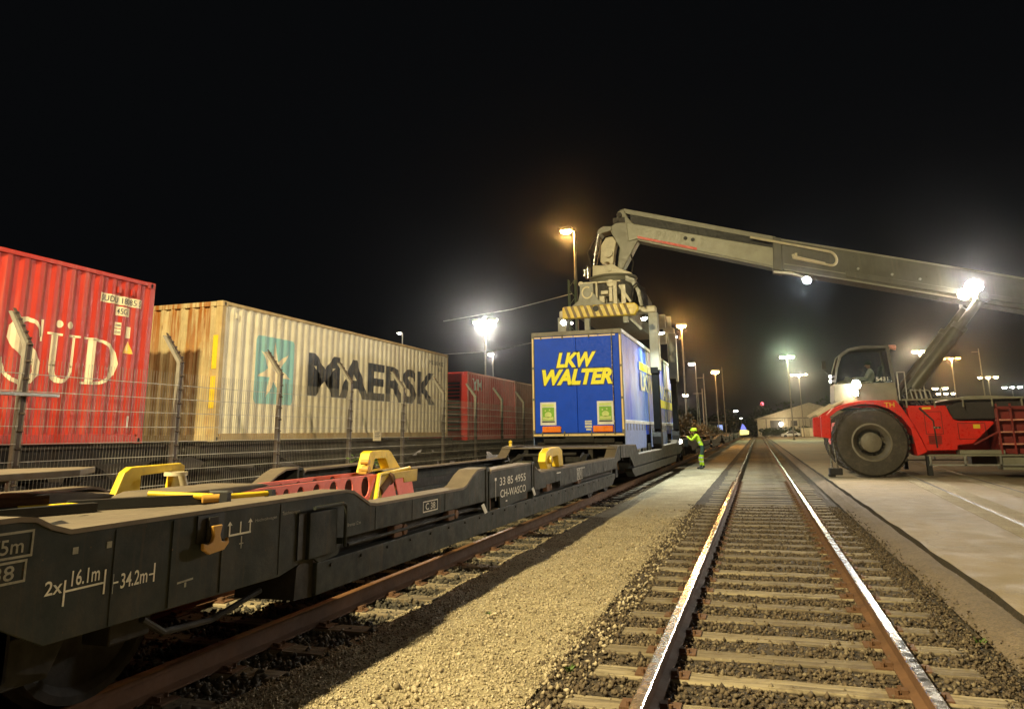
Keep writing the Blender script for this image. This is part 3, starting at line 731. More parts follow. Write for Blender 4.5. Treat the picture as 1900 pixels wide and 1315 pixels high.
# ------------------------------------------------------------------ pocket wagons
WX, WC, WF = -3.0, -4.341, -5.682
def flange(m, line, x0, x1, th=.022, mi=0):
    for (ya, za), (yb, zb) in zip(line[:-1], line[1:]):
        m.prism([(ya, za), (yb, zb), (yb, zb+th), (ya, za+th)], 'X', x0, x1, mi)
TOP_A = [(.6, 1.03), (2.50, 1.03), (2.58, 1.02), (2.66, .98), (2.76, .95), (5.20, .95), (5.30, .935), (5.56, .825), (5.68, .81), (7.58, .80), (7.68, .82), (7.86, .91), (8.02, .965), (8.28, .975)]
def side_A(t, x, s, y=0.):
    """one side of the near half: web plates, recess, lower beam, top flange. s=+1 near side"""
    e = s*.02
    def PR(m, pl, a, b): m.prism([(u+y, v) for u, v in pl], 'X', min(x-a*s, x-b*s), max(x-a*s, x-b*s))
    m = MB(); PR(m, TOP_A+[(8.28, .625), (5.15, .625), (5.10, .52), (4.85, .50), (4.74, .56), (4.62, .535), (4.38, .49), (2.68, .50), (2.30, .70), (.6, .80)], 0, .022)
    m.build('side_sill', M['wagon'], t, bevel=.004)
    m = MB(); flange(m, [(a+y, b) for a, b in TOP_A], min(x+e*.3, x-s*.22), max(x+e*.3, x-s*.22)); m.build('top_flange', M['deck'], t)  # dusty, and paler than the web to paint the light on top
    m = MB(); PR(m, [(5.1, .50), (16.4, .50), (16.4, .64), (5.1, .64)], .10, .13); m.build('recessed_web', M['under'], t)
    m = MB(); PR(m, [(4.82, .29), (16.1, .285), (16.5, .42), (16.5, .505), (4.82, .505)], .0, .20); m.build('lower_beam', M['wagon'], t, bevel=.008)
    m = MB(); PR(m, [(4.60, .30), (4.82, .285), (4.82, .55), (4.70, .56), (4.62, .50)], .03, .5); m.build('pocket_end_box', M['under'], t)
    p2 = [(8.44, .91), (8.5, .935), (10.12, .955), (10.12, .60), (9.92, .60), (9.90, .53), (8.80, .50), (8.78, .64), (8.44, .64)]
    m = MB(); PR(m, p2, .0, .022); m.build('number_panel', M['wagon'], t, bevel=.004)
    m = MB(); flange(m, [(8.44+y, .912), (8.5+y, .937), (10.12+y, .957)], min(x+e*.3, x-s*.2), max(x+e*.3, x-s*.2)); m.build('top_flange', M['deck'], t)
    for yy in (8.28, 10.13):
        m = MB(); PR(m, [(yy, .50), (yy+.05, .50), (yy+.05, .99), (yy+.02, 1.0), (yy, .985)], -.012, .20); PR(m, [(yy+.13, .50), (yy+.16, .50), (yy+.16, .95), (yy+.13, .98)], -.0, .2)
        PR(m, [(yy, .955), (yy+.16, .94), (yy+.15, .985), (yy+.02, 1.0)], 0, .19)
        m.build('stanchion', M['wagon'], t, bevel=.006)
    top3 = [(10.30, .90), (10.42, .86), (10.58, .815), (16.45, .82), (16.62, .90), (16.88, 1.05), (17.22, 1.07)]
    m = MB(); PR(m, top3+[(17.22, .76), (16.85, .74), (16.6, .60), (12.9, .59), (12.9, .56), (11.7, .56), (11.7, .64), (10.9, .64), (10.9, .60), (10.30, .60)], 0, .022); m.build('side_sill', M['wagon'], t, bevel=.004)
    m = MB(); flange(m, [(a+y, b) for a, b in top3], min(x+e*.3, x-s*.22), max(x+e*.3, x-s*.22)); m.build('top_flange', M['deck'], t)
    return t
TOP_B = [(17.3, 1.07), (19.55, 1.04), (19.98, .79), (24.87, .80), (25.5, .89), (29.7, .93), (30.1, 1.03), (32.9, 1.03)]
def side_B(t, x, s, y=0.):
    def PR(m, pl, a, b): m.prism([(u+y, v) for u, v in pl], 'X', min(x-a*s, x-b*s), max(x-a*s, x-b*s))
    e = s*.02
    m = MB(); PR(m, TOP_B+[(32.9, .80), (31.0, .52), (25.2, .54), (19.2, .52), (18.6, .78), (17.3, .80)], 0, .022); m.build('side_sill', M['wagon'], t, bevel=.004)
    m = MB(); flange(m, [(a+y, b) for a, b in TOP_B], min(x+e*.3, x-s*.22), max(x+e*.3, x-s*.22)); m.build('top_flange', M['deck'], t)  # same pale top, light painted in along with the dust
    m = MB(); PR(m, [(18.9, .42), (19.3, .28), (29.2, .28), (29.6, .42), (29.6, .50), (18.9, .50)], 0, .2); m.build('lower_beam', M['wagon'], t, bevel=.008)
    m = MB()
    for k in range(9): PR(m, [(19.9+k*1.08, .535), (20.05+k*1.08, .535), (20.05+k*1.08, .60), (19.9+k*1.08, .60)], -.003, .02)
    m.build('lashing_slots', M['black'], t)
    m = MB(); PR(m, [(17.62, .80), (17.84, .80), (17.84, 1.07), (17.62, 1.07)], -.004, .02); m.build('dark_gap', M['black'], t)
def unit_frame(t, y0, y1, y=0.):
    for yy in (y0+4.9, y0+7.6, y0+10.3, y0+12.8, y0+15.):
        m = MB(); m.box(WF+.2, WX-.2, yy+y-.11, yy+y+.11, .30, .46); m.build('cross_member', M['under'], t, bevel=.006)
def deck(t, ya, yb, z, y=0):
    m = MB(); m.box(WF+.02, WX-.02, ya+y, yb+y, z-.03, z-.004)
    m.build('end_deck', M['deck'], t, bevel=.004)
    m = MB()
    for xx in (WC-.75, WC, WC+.75): m.box(xx-.05, xx+.05, ya+y+.05, yb+y-.05, z-.33, z-.032)
    for yy in (ya+.4, (ya+yb)/2, yb-.3): m.box(WF+.1, WX-.1, yy+y-.05, yy+y+.05, z-.33, z-.034)
    m.build('deck_bearer', M['under'], t)
def wheels_and_ends(t, y=0):
    for yc in (2.55, 17.3, 31.4): bogie(t, WC, yc+y, 0)
    for e, yy in ((-1, .6), (1, 32.9)):
        m = MB(); m.box(WF, WX, yy+y-.03, yy+y+.03, .72, 1.04); m.build('head_stock', M['wagon'], t, bevel=.006)
        for s in (-.87, .87):
            m = MB(); c = Vector((WC+s, yy+y, .9)); m.cyl(c, c+Vector((0, e*.4, 0)), .1, 16); m.cyl(c+Vector((0, e*.4, 0)), c+Vector((0, e*.46, 0)), .22, 24); m.build('buffer', M['under'], t)
pw = thing('pocket_wagon', 'nearest grey pocket wagon with a yellow hitch and a red perforated arm', 'rail wagon', (WC, .6, 0), 'grey pocket wagons of the train')
for x, s in ((WX, 1), (WF, -1)): side_A(pw, x, s); side_B(pw, x, s)
deck(pw, .6, 2.52, 1.03); deck(pw, 2.74, 4.95, .95); deck(pw, 16.75, 19.5, 1.05); deck(pw, 30.2, 32.9, 1.03)
unit_frame(pw, .6, 16); unit_frame(pw, 17.3, 33, 15.6); wheels_and_ends(pw)
NW = [copy_tree(pw, loc=(WC, .6+34.2*k, 0)) for k in (1, 2, 3)]
for o, l in zip(NW, ('empty pocket wagon directly behind the blue trailer, beside the worker', 'pocket wagon beyond the worker, third from the viewer', 'farthest pocket wagon of the train, near the vanishing point')):
    o['label'] = l

# -- hitch table, rods and folded yellow frame on the near deck
def P_(m, pl, x0, x1): m.prism(pl, 'X', x0, x1)
m = MB(); m.prism([(-5.05, 2.45), (-3.95, 2.45), (-4.05, 3.75), (-4.35, 4.15), (-4.75, 3.75)], 'Z', 1.145, 1.185); m.build('hitch_table', M['deck'], pw, bevel=.006)
m = MB(); P_(m, [(2.5, .96), (2.9, .96), (3.2, 1.145), (2.6, 1.145)], -4.9, -4.86); P_(m, [(2.5, .96), (2.9, .96), (3.4, 1.145), (2.6, 1.145)], -4.2, -4.16)
m.cyl((-4.95, 3.1, 1.05), (-4.05, 3.1, 1.05), .05, 14); m.box(-4.8, -4.2, 2.6, 3.2, .96, 1.1); m.build('hitch_leg', M['black'], pw, bevel=.006)
m = MB(); P_(m, [(3.5, .955), (4.25, .955), (4.3, .99), (4.0, 1.03), (3.7, 1.04), (3.5, 1.0)], -4.62, -4.3); m.build('hitch_pedestal', M['deck'], pw, bevel=.01)
m = MB(); m.cyl((-4.25, 3.3, 1.0), (-4.05, 3.55, 1.0), .045, 14); m.build('hitch_pin', M['rust'], pw)
f_ = MB()
P_(f_, [(4.36, .955), (4.60, .955), (4.60, 1.10), (4.92, 1.115), (4.92, 1.07), (4.90, .96), (5.04, .96), (5.05, 1.155), (5.0, 1.175), (4.5, 1.165), (4.44, 1.13)], -4.44, -4.38)
f_.build('folded_frame', M['yellow'], pw, bevel=.008)
m = MB(); m.lathe([(.055, -.014), (.085, -.014), (.085, .014), (.055, .014)], (-4.3, 4.86, 1.10), 'Z', 24); m.cyl((-4.3, 4.98, .96), (-4.3, 4.92, 1.10), .028, 12); m.build('lifting_ring', M['cream'], pw, smooth=True)
def bar(name, a, b, r, mat): 
    m = MB(); m.cyl(a, b, r, 12); return m.build(name, mat, pw, smooth=True)
m = MB(); m.prism([(-4.0, 3.62), (-3.93, 3.58), (-3.42, 4.22), (-3.50, 4.30)], 'Z', .952, 1.01); m.build('slot_housing', M['black'], pw)
m = MB(); m.prism([(-4.15, 2.75), (-4.08, 2.72), (-3.75, 3.62), (-3.83, 3.66)], 'Z', .952, 1.0); m.build('slot_housing', M['black'], pw)
m = MB(); m.prism([(-3.35, 2.78), (-3.12, 2.80), (-3.30, 3.05), (-3.55, 3.20)], 'Z', .9475, .952); m.build('deck_opening', M['black'], pw)
bar('lock_rod', (-3.76, 4.02, 1.02), (-3.40, 4.19, .995), .020, M['yellow'])
bar('lock_rod', (-3.43, 4.13, .985), (-3.36, 4.22, .985), .026, M['orange'])
bar('lock_rod', (-3.36, 4.24, .99), (-3.28, 4.62, .985), .018, M['yellow'])
bar('lock_rod', (-4.05, 3.35, .985), (-3.88, 3.68, .985), .016, M['yellow'])
bar('lock_rod', (-4.35, 3.0, .985), (-4.05, 3.36, .985), .012, M['black'])
m = MB(); m.tube([(-3.55, 4.35, 1.0), (-3.42, 4.38, 1.0), (-3.36, 4.30, .99), (-3.37, 4.20, .97)], .022, 10); m.build('cable_loop', M['black'], pw, smooth=True)
m = MB(); m.box(-3.34, -3.28, 4.18, 4.22, .95, 1.02); m.box(-3.30, -3.24, 4.60, 4.64, .95, 1.01); m.build('rod_bracket', M['black'], pw)
m = MB(); P_(m, [(4.1, .955), (4.9, .955), (5.3, .99), (5.2, 1.01), (4.3, 1.01)], -4.25, -3.75); m.build('arm_root', M['deck'], pw, bevel=.012)
# red perforated arm
def perforated(x0, x1):
    b = bmesh.new()
    T = lambda y: .925-.0*(y-5)+.02*math.sin((y-5)/4)
    outl = [(5.2, .70), (5.2, T(5.2)), (6.2, T(6.2)), (7.4, T(7.4)), (8.2, .935), (8.62, .90), (8.86, .80), (8.92, .66), (8.84, .58), (8.6, .55), (7.4, .56), (6.2, .60)]
    holes = [(y, .815, .042+.006*i, .062+.006*i) for i, y in enumerate((5.62, 5.80, 5.99, 6.17, 6.40, 6.68, 6.99, 7.30, 7.66))]
    pl = [b.verts.new((0, u, v)) for u, v in outl]; ed = [b.edges.new((pl[i], pl[(i+1) % len(pl)])) for i in range(len(pl))]
    loops = [[(y+ry*math.cos(k*.4488), z+rz*math.sin(k*.4488)) for k in range(14)] for y, z, ry, rz in holes]
    c, s_ = math.cos(R(62)), math.sin(R(62))
    sl = []
    for k in range(14):
        a = k*.4488; u = (.11 if math.cos(a) >= 0 else -.11)+.028*math.cos(a); v = .028*math.sin(a); sl.append((8.42+u*(-c)-v*s_, .73+u*s_-v*c))
    for lp in loops+[sl]:
        q = [b.verts.new((0, u, v)) for u, v in lp]; ed += [b.edges.new((q[i], q[(i+1) % 14])) for i in range(14)]
    bmesh.ops.triangle_fill(b, use_beauty=True, edges=ed)
    g = bmesh.ops.extrude_face_region(b, geom=list(b.faces)); 
    for v in [e for e in g['geom'] if isinstance(e, bmesh.types.BMVert)]: v.co.x = x0-x1
    bmesh.ops.translate(b, verts=b.verts, vec=(x1, 0, 0)); bmesh.ops.recalc_face_normals(b, faces=b.faces)
    m = MB(); m.b = b; return m
perforated(-4.202, -4.19).build('perforated_arm', M['pink'], pw, bevel=.003)
m = MB(); m.box(-4.60, -4.25, 5.3, 8.5, .58, .90); m.build('hole_shade_block', M['black'], pw)  # black block added behind the holes to paint their shade
perforated(-4.64, -4.61).build('perforated_arm', M['pink'], pw)
m = MB()
P_(m, [(7.93, .925), (9.0, .945), (8.98, .80), (8.62, .80), (8.60, .86), (8.10, .85), (8.02, .62), (7.70, .60)], -4.20, -4.18)
m.build('coupler_plate', paint('amber worn enamel', (.55, .36, .02), .45, dirt=(.12, .07, .02), dirt_amt=.7, dsc=6), pw, bevel=.004)
# yellow hitch head: standing frame plus ribbed tilted coupler plate
h = MB()
def frame_y(m, pts_out, pts_in, x0, x1):
    n = len(pts_out)
    for i in range(n):
        j = (i+1) % n; m.prism([pts_out[i], pts_out[j], pts_in[j], pts_in[i]], 'X', x0, x1)
frame_y(h, [(7.92, .95), (8.02, 1.17), (8.08, 1.19), (8.50, 1.19), (8.56, 1.17), (8.82, .97)], [(8.08, .96), (8.14, 1.085), (8.15, 1.10), (8.41, 1.10), (8.43, 1.085), (8.52, .975)], -4.46, -4.34)
h.build('hitch_head_frame', M['yellow'], pw, bevel=.014)
m = MB(); m.cyl((-4.38, 7.90, 1.07), (-4.28, 7.90, 1.07), .03, 14); m.cyl((-4.36, 7.90, .99), (-4.28, 7.90, .99), .04, 14); m.box(-4.4, -4.3, 7.87, 7.93, .94, 1.0); m.build('hitch_lock', M['orange'], pw, smooth=True)
m = MB()
A = Vector((-4.15, 7.90, .93)); Bq = Vector((-4.32, 9.05, .955)); Cq = Vector((-4.05, 7.62, .60)); Dq = Vector((-4.40, 8.95, .70))
m.tube([A, Bq], .022, 10); m.tube([A, Cq], .026, 10); m.tube([Bq, Dq], .018, 8); m.tube([Cq+Vector((-.1, .12, 0)), Cq+Vector((-.2, .6, .02)), Dq+Vector((.05, -.3, -.04))], .016, 8)
m.build('coupler_rim', M['yellow'], pw, smooth=True)
m = MB()
for i in range(6):
    u = (i+.5)/6; a = A.lerp(Bq, u); d = Vector((-4.22, 7.85+1.0*u, .66+.06*u)); m.tube([a, d], .012, 6)
    m.face([A.lerp(Bq, i/6)+Vector((-.03, 0, -.01)), A.lerp(Bq, (i+1)/6)+Vector((-.03, 0, -.01)), Vector((-4.33, 7.85+(i+1)/6, .72+.06*(i+1)/6)), Vector((-4.33, 7.85+i/6, .72+.06*i/6))]) if i not in (0, 1, 2) else None
m.build('coupler_ribs', M['orange'], pw)
m = MB(); m.cyl((-4.2, 8.0, .74), (-4.2, 8.22, .86), .055, 14); m.cyl((-4.2, 8.22, .86), (-4.2, 8.26, .88), .075, 14); m.build('king_pin_jaw', M['rust'], pw, smooth=True)
m = MB(); m.cyl((-4.15, 8.85, .60), (-4.12, 8.95, .60), .035, 12); m.build('jaw_pin', M['cream'], pw, smooth=True)
# side furniture of the near sill
m = MB(); m.box(WX+.001, WX+.035, 4.66, 5.02, .55, .855); m.build('side_cabinet', M['wagon'], pw, bevel=.006)
m = MB(); m.box(WX+.001, WX+.012, 4.56, 4.655, .56, .86); m.build('dark_gap', M['black'], pw)
m = MB(); m.tube([(WX+.06, 4.67, .885), (WX+.06, 5.05, .885), (WX+.06, 5.09, .87), (WX+.06, 5.09, .58)], .013, 8); m.box(WX, WX+.05, 5.07, 5.11, .60, .64); m.build('grab_bar', M['wagon'], pw, smooth=True)
m = MB(); m.box(WX+.001, WX+.010, 3.58, 3.80, .80, .945); m.build('hook_recess', M['black'], pw)
m = MB(); P_(m, [(3.64, .80), (3.74, .80), (3.73, .93), (3.65, .93)], WX+.012, WX+.03); m.build('hook_hanger', M['under'], pw, bevel=.004)
m = MB(); P_(m, [(3.655, .885), (3.735, .885), (3.72, .83), (3.735, .795), (3.775, .79), (3.79, .81), (3.80, .78), (3.76, .745), (3.64, .735), (3.585, .765), (3.585, .80), (3.62, .79), (3.655, .80), (3.668, .83)], WX+.032, WX+.055); m.build('rope_hook', M['orange'], pw, bevel=.006)
for yy in (3.40, 3.80):
    m = MB(); m.box(WX, WX+.006, yy, yy+.018, .505, .94); m.build('weld_strip', M['wagon'], pw)
def tagplate(y0, z0):
    m = MB(); m.prism([(y0, z0+.1), (y0+.09, z0+.115), (y0+.20, z0+.01), (y0+.12, z0)], 'X', WX+.03, WX+.035); m.build('hanging_tag', M['white'], pw)
tagplate(8.05, .50); tagplate(10.02, .54)
for yy, zz in ((8.5, .66), (10.0, .66)):
    m = MB(); m.box(WX-.10, WX-.05, yy-.2, yy+.1, .50, .66); m.build('valve_box', M['rust'], pw)
# yellow spigot on the near sill and small spigots on the far one
m = MB()
P_(m, [(11.35, .83), (11.55, .83), (11.62, 1.0), (12.0, 1.02), (12.05, .84), (12.35, .84), (12.28, 1.10), (12.1, 1.15), (11.5, 1.14), (11.3, 1.08), (11.22, .95)], WX-.22, WX-.10)
m.cyl((WX-.1, 11.45, .97), (WX-.05, 11.45, .97), .06, 14); m.build('folding_spigot', M['yellow'], pw, bevel=.012)
for yy in (17.0, 22.5): 
    m = MB(); m.cyl((WF+.15, yy, 1.0), (WF+.15, yy, 1.16), .06, 12, .03); m.ball((WF+.15, yy, 1.17), .045, 2); m.build('spigot', M['yellow'], pw, smooth=True)
m = MB(); m.tube([(-5.2, 15.5, .45), (-5.1, 15.8, .8), (-4.9, 16.0, .9), (-3.8, 16.3, .92)], .035, 10); m.build('brake_pipe', M['under'], pw, smooth=True)
# stencils
MX = WX+.003
def st(name, shape, mat='stencil', x=MX): return decal(name, shape, M[mat], pw, lambda u, v: (x, u, v))
def box_outline(u0, u1, v0, v1, w): return join(rect(u0, u1, v0, v0+w), rect(u0, u1, v1-w, v1), rect(u0, u0+w, v0+w, v1-w), rect(u1-w, u1, v0+w, v1-w))
st('stencil', join(fit_glyphs('2x', 2.655, 2.745, .705, .765, bold=.01), rect(2.752, 2.762, .645, .755), rect(2.762, 2.972, .702, .711), fit_glyphs('16.1m', 2.79, 2.945, .722, .79, bold=.01), rect(2.972, 2.982, .655, .765),
     rect(3.02, 3.03, .645, .735), rect(3.03, 3.06, .69, .698), fit_glyphs('34.2m', 3.075, 3.245, .66, .73, bold=.01), rect(3.255, 3.285, .69, .698), rect(3.285, 3.295, .655, .745)))
st('stencil', join(box_outline(1.75, 2.575, .885, .995, .010), box_outline(1.75, 2.555, .785, .877, .010), fit_glyphs('75m', 2.38, 2.53, .905, .965, bold=.01), fit_glyphs('P 38', 2.32, 2.50, .80, .86, bold=.01)), 'stencil_faint')
st('stencil', join(rect(3.855, 3.868, .80, .865), rect(3.868, 4.06, .80, .811), rect(3.955, 3.966, .811, .875), rect(4.045, 4.057, .811, .865), poly([(3.84, .862), (3.883, .862), (3.861, .885)]), poly([(4.03, .862), (4.073, .862), (4.051, .885)])))
st('stencil', join(rect(3.97, 3.98, .72, .79), rect(3.955, 3.995, .745, .752), poly([(3.46, .62), (3.58, .625), (3.58, .615), (3.46, .61)]), rect(3.515, 3.53, .585, .61), rect(2.78, 2.81, .86, .89), rect(2.97, 3.0, .86, .89)), 'stencil_faint')
st('stencil', join(fit_glyphs('Hochvoltwagen', 4.10, 4.32, .85, .875), fit_glyphs('Taschenwagen', 4.38, 4.58, .86, .89), fit_glyphs('Bremse 1.2 m', 5.22, 5.42, .70, .725)), 'stencil_faint')
st('stencil', join(box_outline(6.58, 6.92, .665, .765, .010), fit_glyphs('C 38', 6.64, 6.86, .685, .745, bold=.005)), 'stencil')
st('stencil', join(fit_glyphs('33 85 4955', 8.78, 9.85, .76, .855, bold=.005), fit_glyphs('CH-WASCO', 8.80, 9.85, .62, .71, bold=.005), fit_glyphs('T', 8.60, 8.66, .60, .86), rect(9.0, 9.06, .56, .575)), 'stencil')
st('stencil', join(fit_glyphs('RIV', 12.9, 13.25, .60, .76, bold=.005), box_outline(12.85, 13.3, .585, .775, .01), rect(11.5, 11.75, .76, .775), rect(13.3, 13.5, .76, .77)), 'stencil')
for k in range(3):
    m = MB(); m.box(WX+.001, WX+.004, 13.8+k*.75, 13.92+k*.75, .61, .66); m.build('dark_slot', M['black'], pw)
for yy in (3.02, 4.36, 5.66, 6.35, 7.1, 9.3, 11.4, 12.3, 14.2, 15.2):
    z0, z1 = (.505, .94) if yy < 5 else (.63, .80)
    m = MB(); m.box(WX, WX+.0035, yy, yy+.008, z0, z1); m.build('weld_seam', M['wagon'], pw)
for i in range(26):
    yy = 5.0+i*.44; m = MB(); m.cyl((WX, yy, .465), (WX+.012, yy, .465), .012, 6); m.build('rivet', M['under'], pw)
m = MB(); m.tube([Vector((WX+.02-.0, 5.2, .575)), Vector((WX-.02, 6.4, .565)), Vector((WX-.03, 7.9, .57)), Vector((WX-.03, 8.2, .55))], .014, 8); m.build('air_pipe', M['under'], pw, smooth=True)
for yy, zz in ((6.05, .56), (7.25, .57), (9.4, .57), (11.0, .58), (13.0, .56)):
    m = MB(); m.box(WX-.09, WX-.02, yy, yy+.16, zz-.05, zz+.05); m.cyl((WX-.05, yy+.2, zz), (WX-.01, yy+.2, zz), .045, 14); m.build('valve', M['rust'], pw, bevel=.006)
m = MB(); m.tube([Vector((WX-.06, 3.3, .47)), Vector((WX-.10, 3.5, .36)), Vector((WX-.12, 3.9, .33)), Vector((WX-.08, 4.3, .42))], .018, 8); m.build('brake_hose', M['under'], pw, smooth=True)
m = MB(); m.box(-3.72, -3.6, 5.05, 5.28, .27, .32); m.build('brake_shoe_lever', M['yellow'], pw, bevel=.01)
# loose coupling and junk near the worker
m = MB(); m.tube([(-3.2, 31.2, .75), (-3.05, 31.6, .95), (-3.0, 32.0, .8), (-3.05, 32.4, .45), (-3.2, 32.6, .3)], .03, 8); m.build('brake_hose', M['under'], pw, smooth=True)

# ------------------------------------------------------------------ semi trailer
TX1, TX0, TY0_, TY1_, TZ0, TZ1 = -3.35, -5.90, 20.14, 33.74, 1.27, 4.14
tr = thing('semi_trailer', 'blue semi trailer with big yellow letters hanging in the lifting frame', 'semi trailer', (-4.62, 20.14, .2))
def curtain_mat():
    m, N, L, P = nt('printed tarpaulin')
    n = ramp(N, L, noise(N, L, .55, 5, .6), .38, .62)
    c = mixc(N, L, n, (.03, .13, .74), (.26, .42, .80))
    t = N.new('ShaderNodeTexCoord'); s = N.new('ShaderNodeSeparateXYZ'); L.new(t.outputs['Object'], s.inputs[0])
    k = ramp(N, L, s.outputs[2], 2.7, 3.3); c = mixc(N, L, k, c, (.05, .13, .60))
    d = ramp(N, L, noise(N, L, 3, 8, .7), .5, .8, 0, .4); c = mixc(N, L, d, c, (.3, .36, .42))
    L.new(c, P.inputs['Base Color']); P.inputs['Roughness'].default_value = .38
    bump(N, L, P, noise(N, L, 2.2, 4, .5, (1, 1, .25)), .35, .05)
    return m
CURT = curtain_mat()
m = MB(); m.box(TX0+.02, TX1-.03, TY0_+.05, TY1_-.02, TZ0+.02, TZ1-.02); m.build('body', M['blue'], tr)
m = MB(); m.box(TX0+.05, TX1-.05, TY0_+.08, TY1_-.06, TZ1-.018, TZ1-.008); m.build('roof', paint('grubby trailer roof', (.17, .17, .15), .7), tr)  # unseen grey sheet added so the blue body bounces less blue light
for x in (TX0, TX1-.024):                          # tarpaulin in gently waved sheets
    m = MB(); n = 120; zs = [1.70, 2.1, 2.6, 3.1, 3.6, 4.02]
    g = []
    for i in range(n+1):
        y = TY0_+.12+(TY1_-TY0_-.24)*i/n
        g.append([m.b.verts.new((x+.012+.010*math.sin(y*5.1)+.006*math.sin(y*11+z*2), y, z)) for z in zs])
    for a, b_ in zip(g[:-1], g[1:]):
        for k in range(len(zs)-1): m.b.faces.new([a[k], b_[k], b_[k+1], a[k+1]])
    m.build('curtain', CURT, tr, smooth=True)
for x0, x1 in ((TX0-.005, TX0+.06), (TX1-.06, TX1+.012)):
    m = MB(); m.box(x0, x1, TY0_+.07, TY1_-.05, 4.03, 4.14); m.build('roof_rail', M['steel'], tr, bevel=.008)
    m = MB(); m.box(x0, x1, TY0_+.07, TY1_-.05, 1.60, 1.70); m.build('floor_rail', M['white'], tr, bevel=.006)
m = MB()
for i in range(24): m.box(TX1+.0, TX1+.012, 20.5+i*.56, 20.53+i*.56, 1.42, 1.66)
m.build('curtain_straps', M['steel'], tr)
SK = paint('pale blue skirt', (.26, .36, .66), .4, var=.12, dirt_amt=.25)
for a, b_ in ((20.2, 24.15), (25.3, 29.9), (31.6, 33.6)):
    for x in (TX1-.02, TX0+.005):
        m = MB(); m.prism([(a, .88), (b_-.1, .9), (b_, 1.0), (b_, 1.595), (a, 1.595)], 'X', x, x+.02); m.build('side_skirt', SK, tr, bevel=.004)
for x in (-5.15, -4.2):
    m = MB(); m.box(x, x+.12, TY0_+.3, TY1_-.5, .98, 1.27); m.build('chassis_rail', M['under'], tr)
m = MB(); m.box(TX0+.1, TX1-.1, TY0_+.1, TY0_+.2, .95, 1.12); m.box(-5.6, -3.65, TY0_+.02, TY0_+.08, 1.10, 1.22); m.build('under_run_bar', M['under'], tr, bevel=.006)
for i in range(3):
    y = 21.6+i*1.31
    for s in (-1, 1):
        m = MB(); m.lathe([(.20, -.17), (.48, -.17), (.52, -.12), (.52, .12), (.48, .17), (.20, .17), (.18, .06)], (-4.62+s*1.02, y, .80), 'X', 30); m.build('wheel', M['black'], tr, smooth=True)
    m = MB(); m.cyl((-5.6, y, .80), (-3.65, y, .80), .07, 12); m.build('axle', M['under'], tr)
for y in (22.1, 23.4, 24.6):                       # pale support brackets between skirt and wagon
    m = MB(); P_(m, [(y, 1.02), (y+.9, 1.02), (y+.9, .92), (y+.72, .55), (y+.6, .55), (y+.55, .85), (y+.4, .85), (y+.3, .55), (y+.18, .55), (y+.05, .92)], -3.42, -3.38); m.build('support_bracket', M['machine'], tr, bevel=.006)
for s in (-5.3, -3.95):
    m = MB(); m.box(s-.06, s+.06, 30.6, 30.72, .55, 1.27); m.box(s-.16, s+.16, 30.5, 30.82, .51, .55); m.build('landing_leg', M['steel'], tr)
# rear end
Yr = TY0_
m = MB(); m.box(TX0, TX1, Yr-.01, Yr+.06, 4.02, TZ1); m.box(TX0, TX0+.075, Yr-.01, Yr+.06, TZ0, 4.02); m.box(TX1-.075, TX1, Yr-.01, Yr+.06, TZ0, 4.02); m.box(TX0+.075, TX1-.075, Yr-.01, Yr+.06, TZ0, 1.36)
m.build('rear_frame', M['rimgrey'], tr, bevel=.006)
for a, b_ in ((TX0+.08, -4.63), (-4.62, TX1-.08)):
    m = MB(); m.box(a, b_, Yr+.006, Yr+.045, 1.37, 4.01); m.build('rear_door', M['blue'], tr, bevel=.006)
m = MB()
for x in (-3.62, ): m.cyl((x, Yr-.025, 1.32), (x, Yr-.025, 4.05), .018, 12)
m.build('locking_bar', M['chrome'], tr, smooth=True)
m = MB()
for x in (-5.0, -4.25, -5.62): m.cyl((x, Yr-.014, 1.3), (x, Yr-.014, 1.42), .02, 10); m.cyl((x, Yr-.014, 3.93), (x, Yr-.014, 4.05), .02, 10)
m.build('bar_keeper', M['rimgrey'], tr, smooth=True)
def back(name, sh, mat, d=.004, y=Yr+.006, par=tr): return decal(name, sh, mat, par, lambda u, v: (u, y-d, v))
tp = [rect(TX0+.085, -5.3, 3.965, 4.0), rect(-5.28, -4.7, 3.965, 4.0), rect(-4.68, -4.0, 3.965, 4.0), rect(-3.98, TX1-.17, 3.965, 4.0)]
back('reflective_tape', join(*tp), M['tape'])
z = 1.45; side = []
while z < 3.9:
    side += [rect(TX0+.02, TX0+.062, z, min(z+.80, 3.98)), rect(TX1-.062, TX1-.02, z, min(z+.80, 3.98))]; z += .86
back('reflective_tape', join(*side), M['tape'], y=Yr-.01)
back('reflective_tape', join(rect(TX0+.03, -4.9, 1.29, 1.335), rect(-4.88, -3.9, 1.29, 1.335), rect(-3.88, TX1-.03, 1.29, 1.335)), M['tape'], y=Yr-.01)
back('lettering', join(fit_glyphs('LKW', -5.19, -4.07, 3.13, 3.545, bold=.045, shear=.28), fit_glyphs('WALTER', -5.60, -3.64, 2.655, 3.09, bold=.05, shear=.28)), M['lyellow'], .008)
back('lettering_edge', join(fit_glyphs('LKW', -5.22, -4.04, 3.10, 3.575, bold=.075, shear=.28), fit_glyphs('WALTER', -5.63, -3.61, 2.625, 3.12, bold=.08, shear=.28)), paint('dark letter edge', (.008, .02, .12), .5, dirt_amt=0), .004)
GR = paint('sticker green', (.20, .46, .03), .5, dirt_amt=.1, bmp=0); PG = paint('sticker pale green', (.62, .74, .25), .5, dirt_amt=.1, bmp=0)
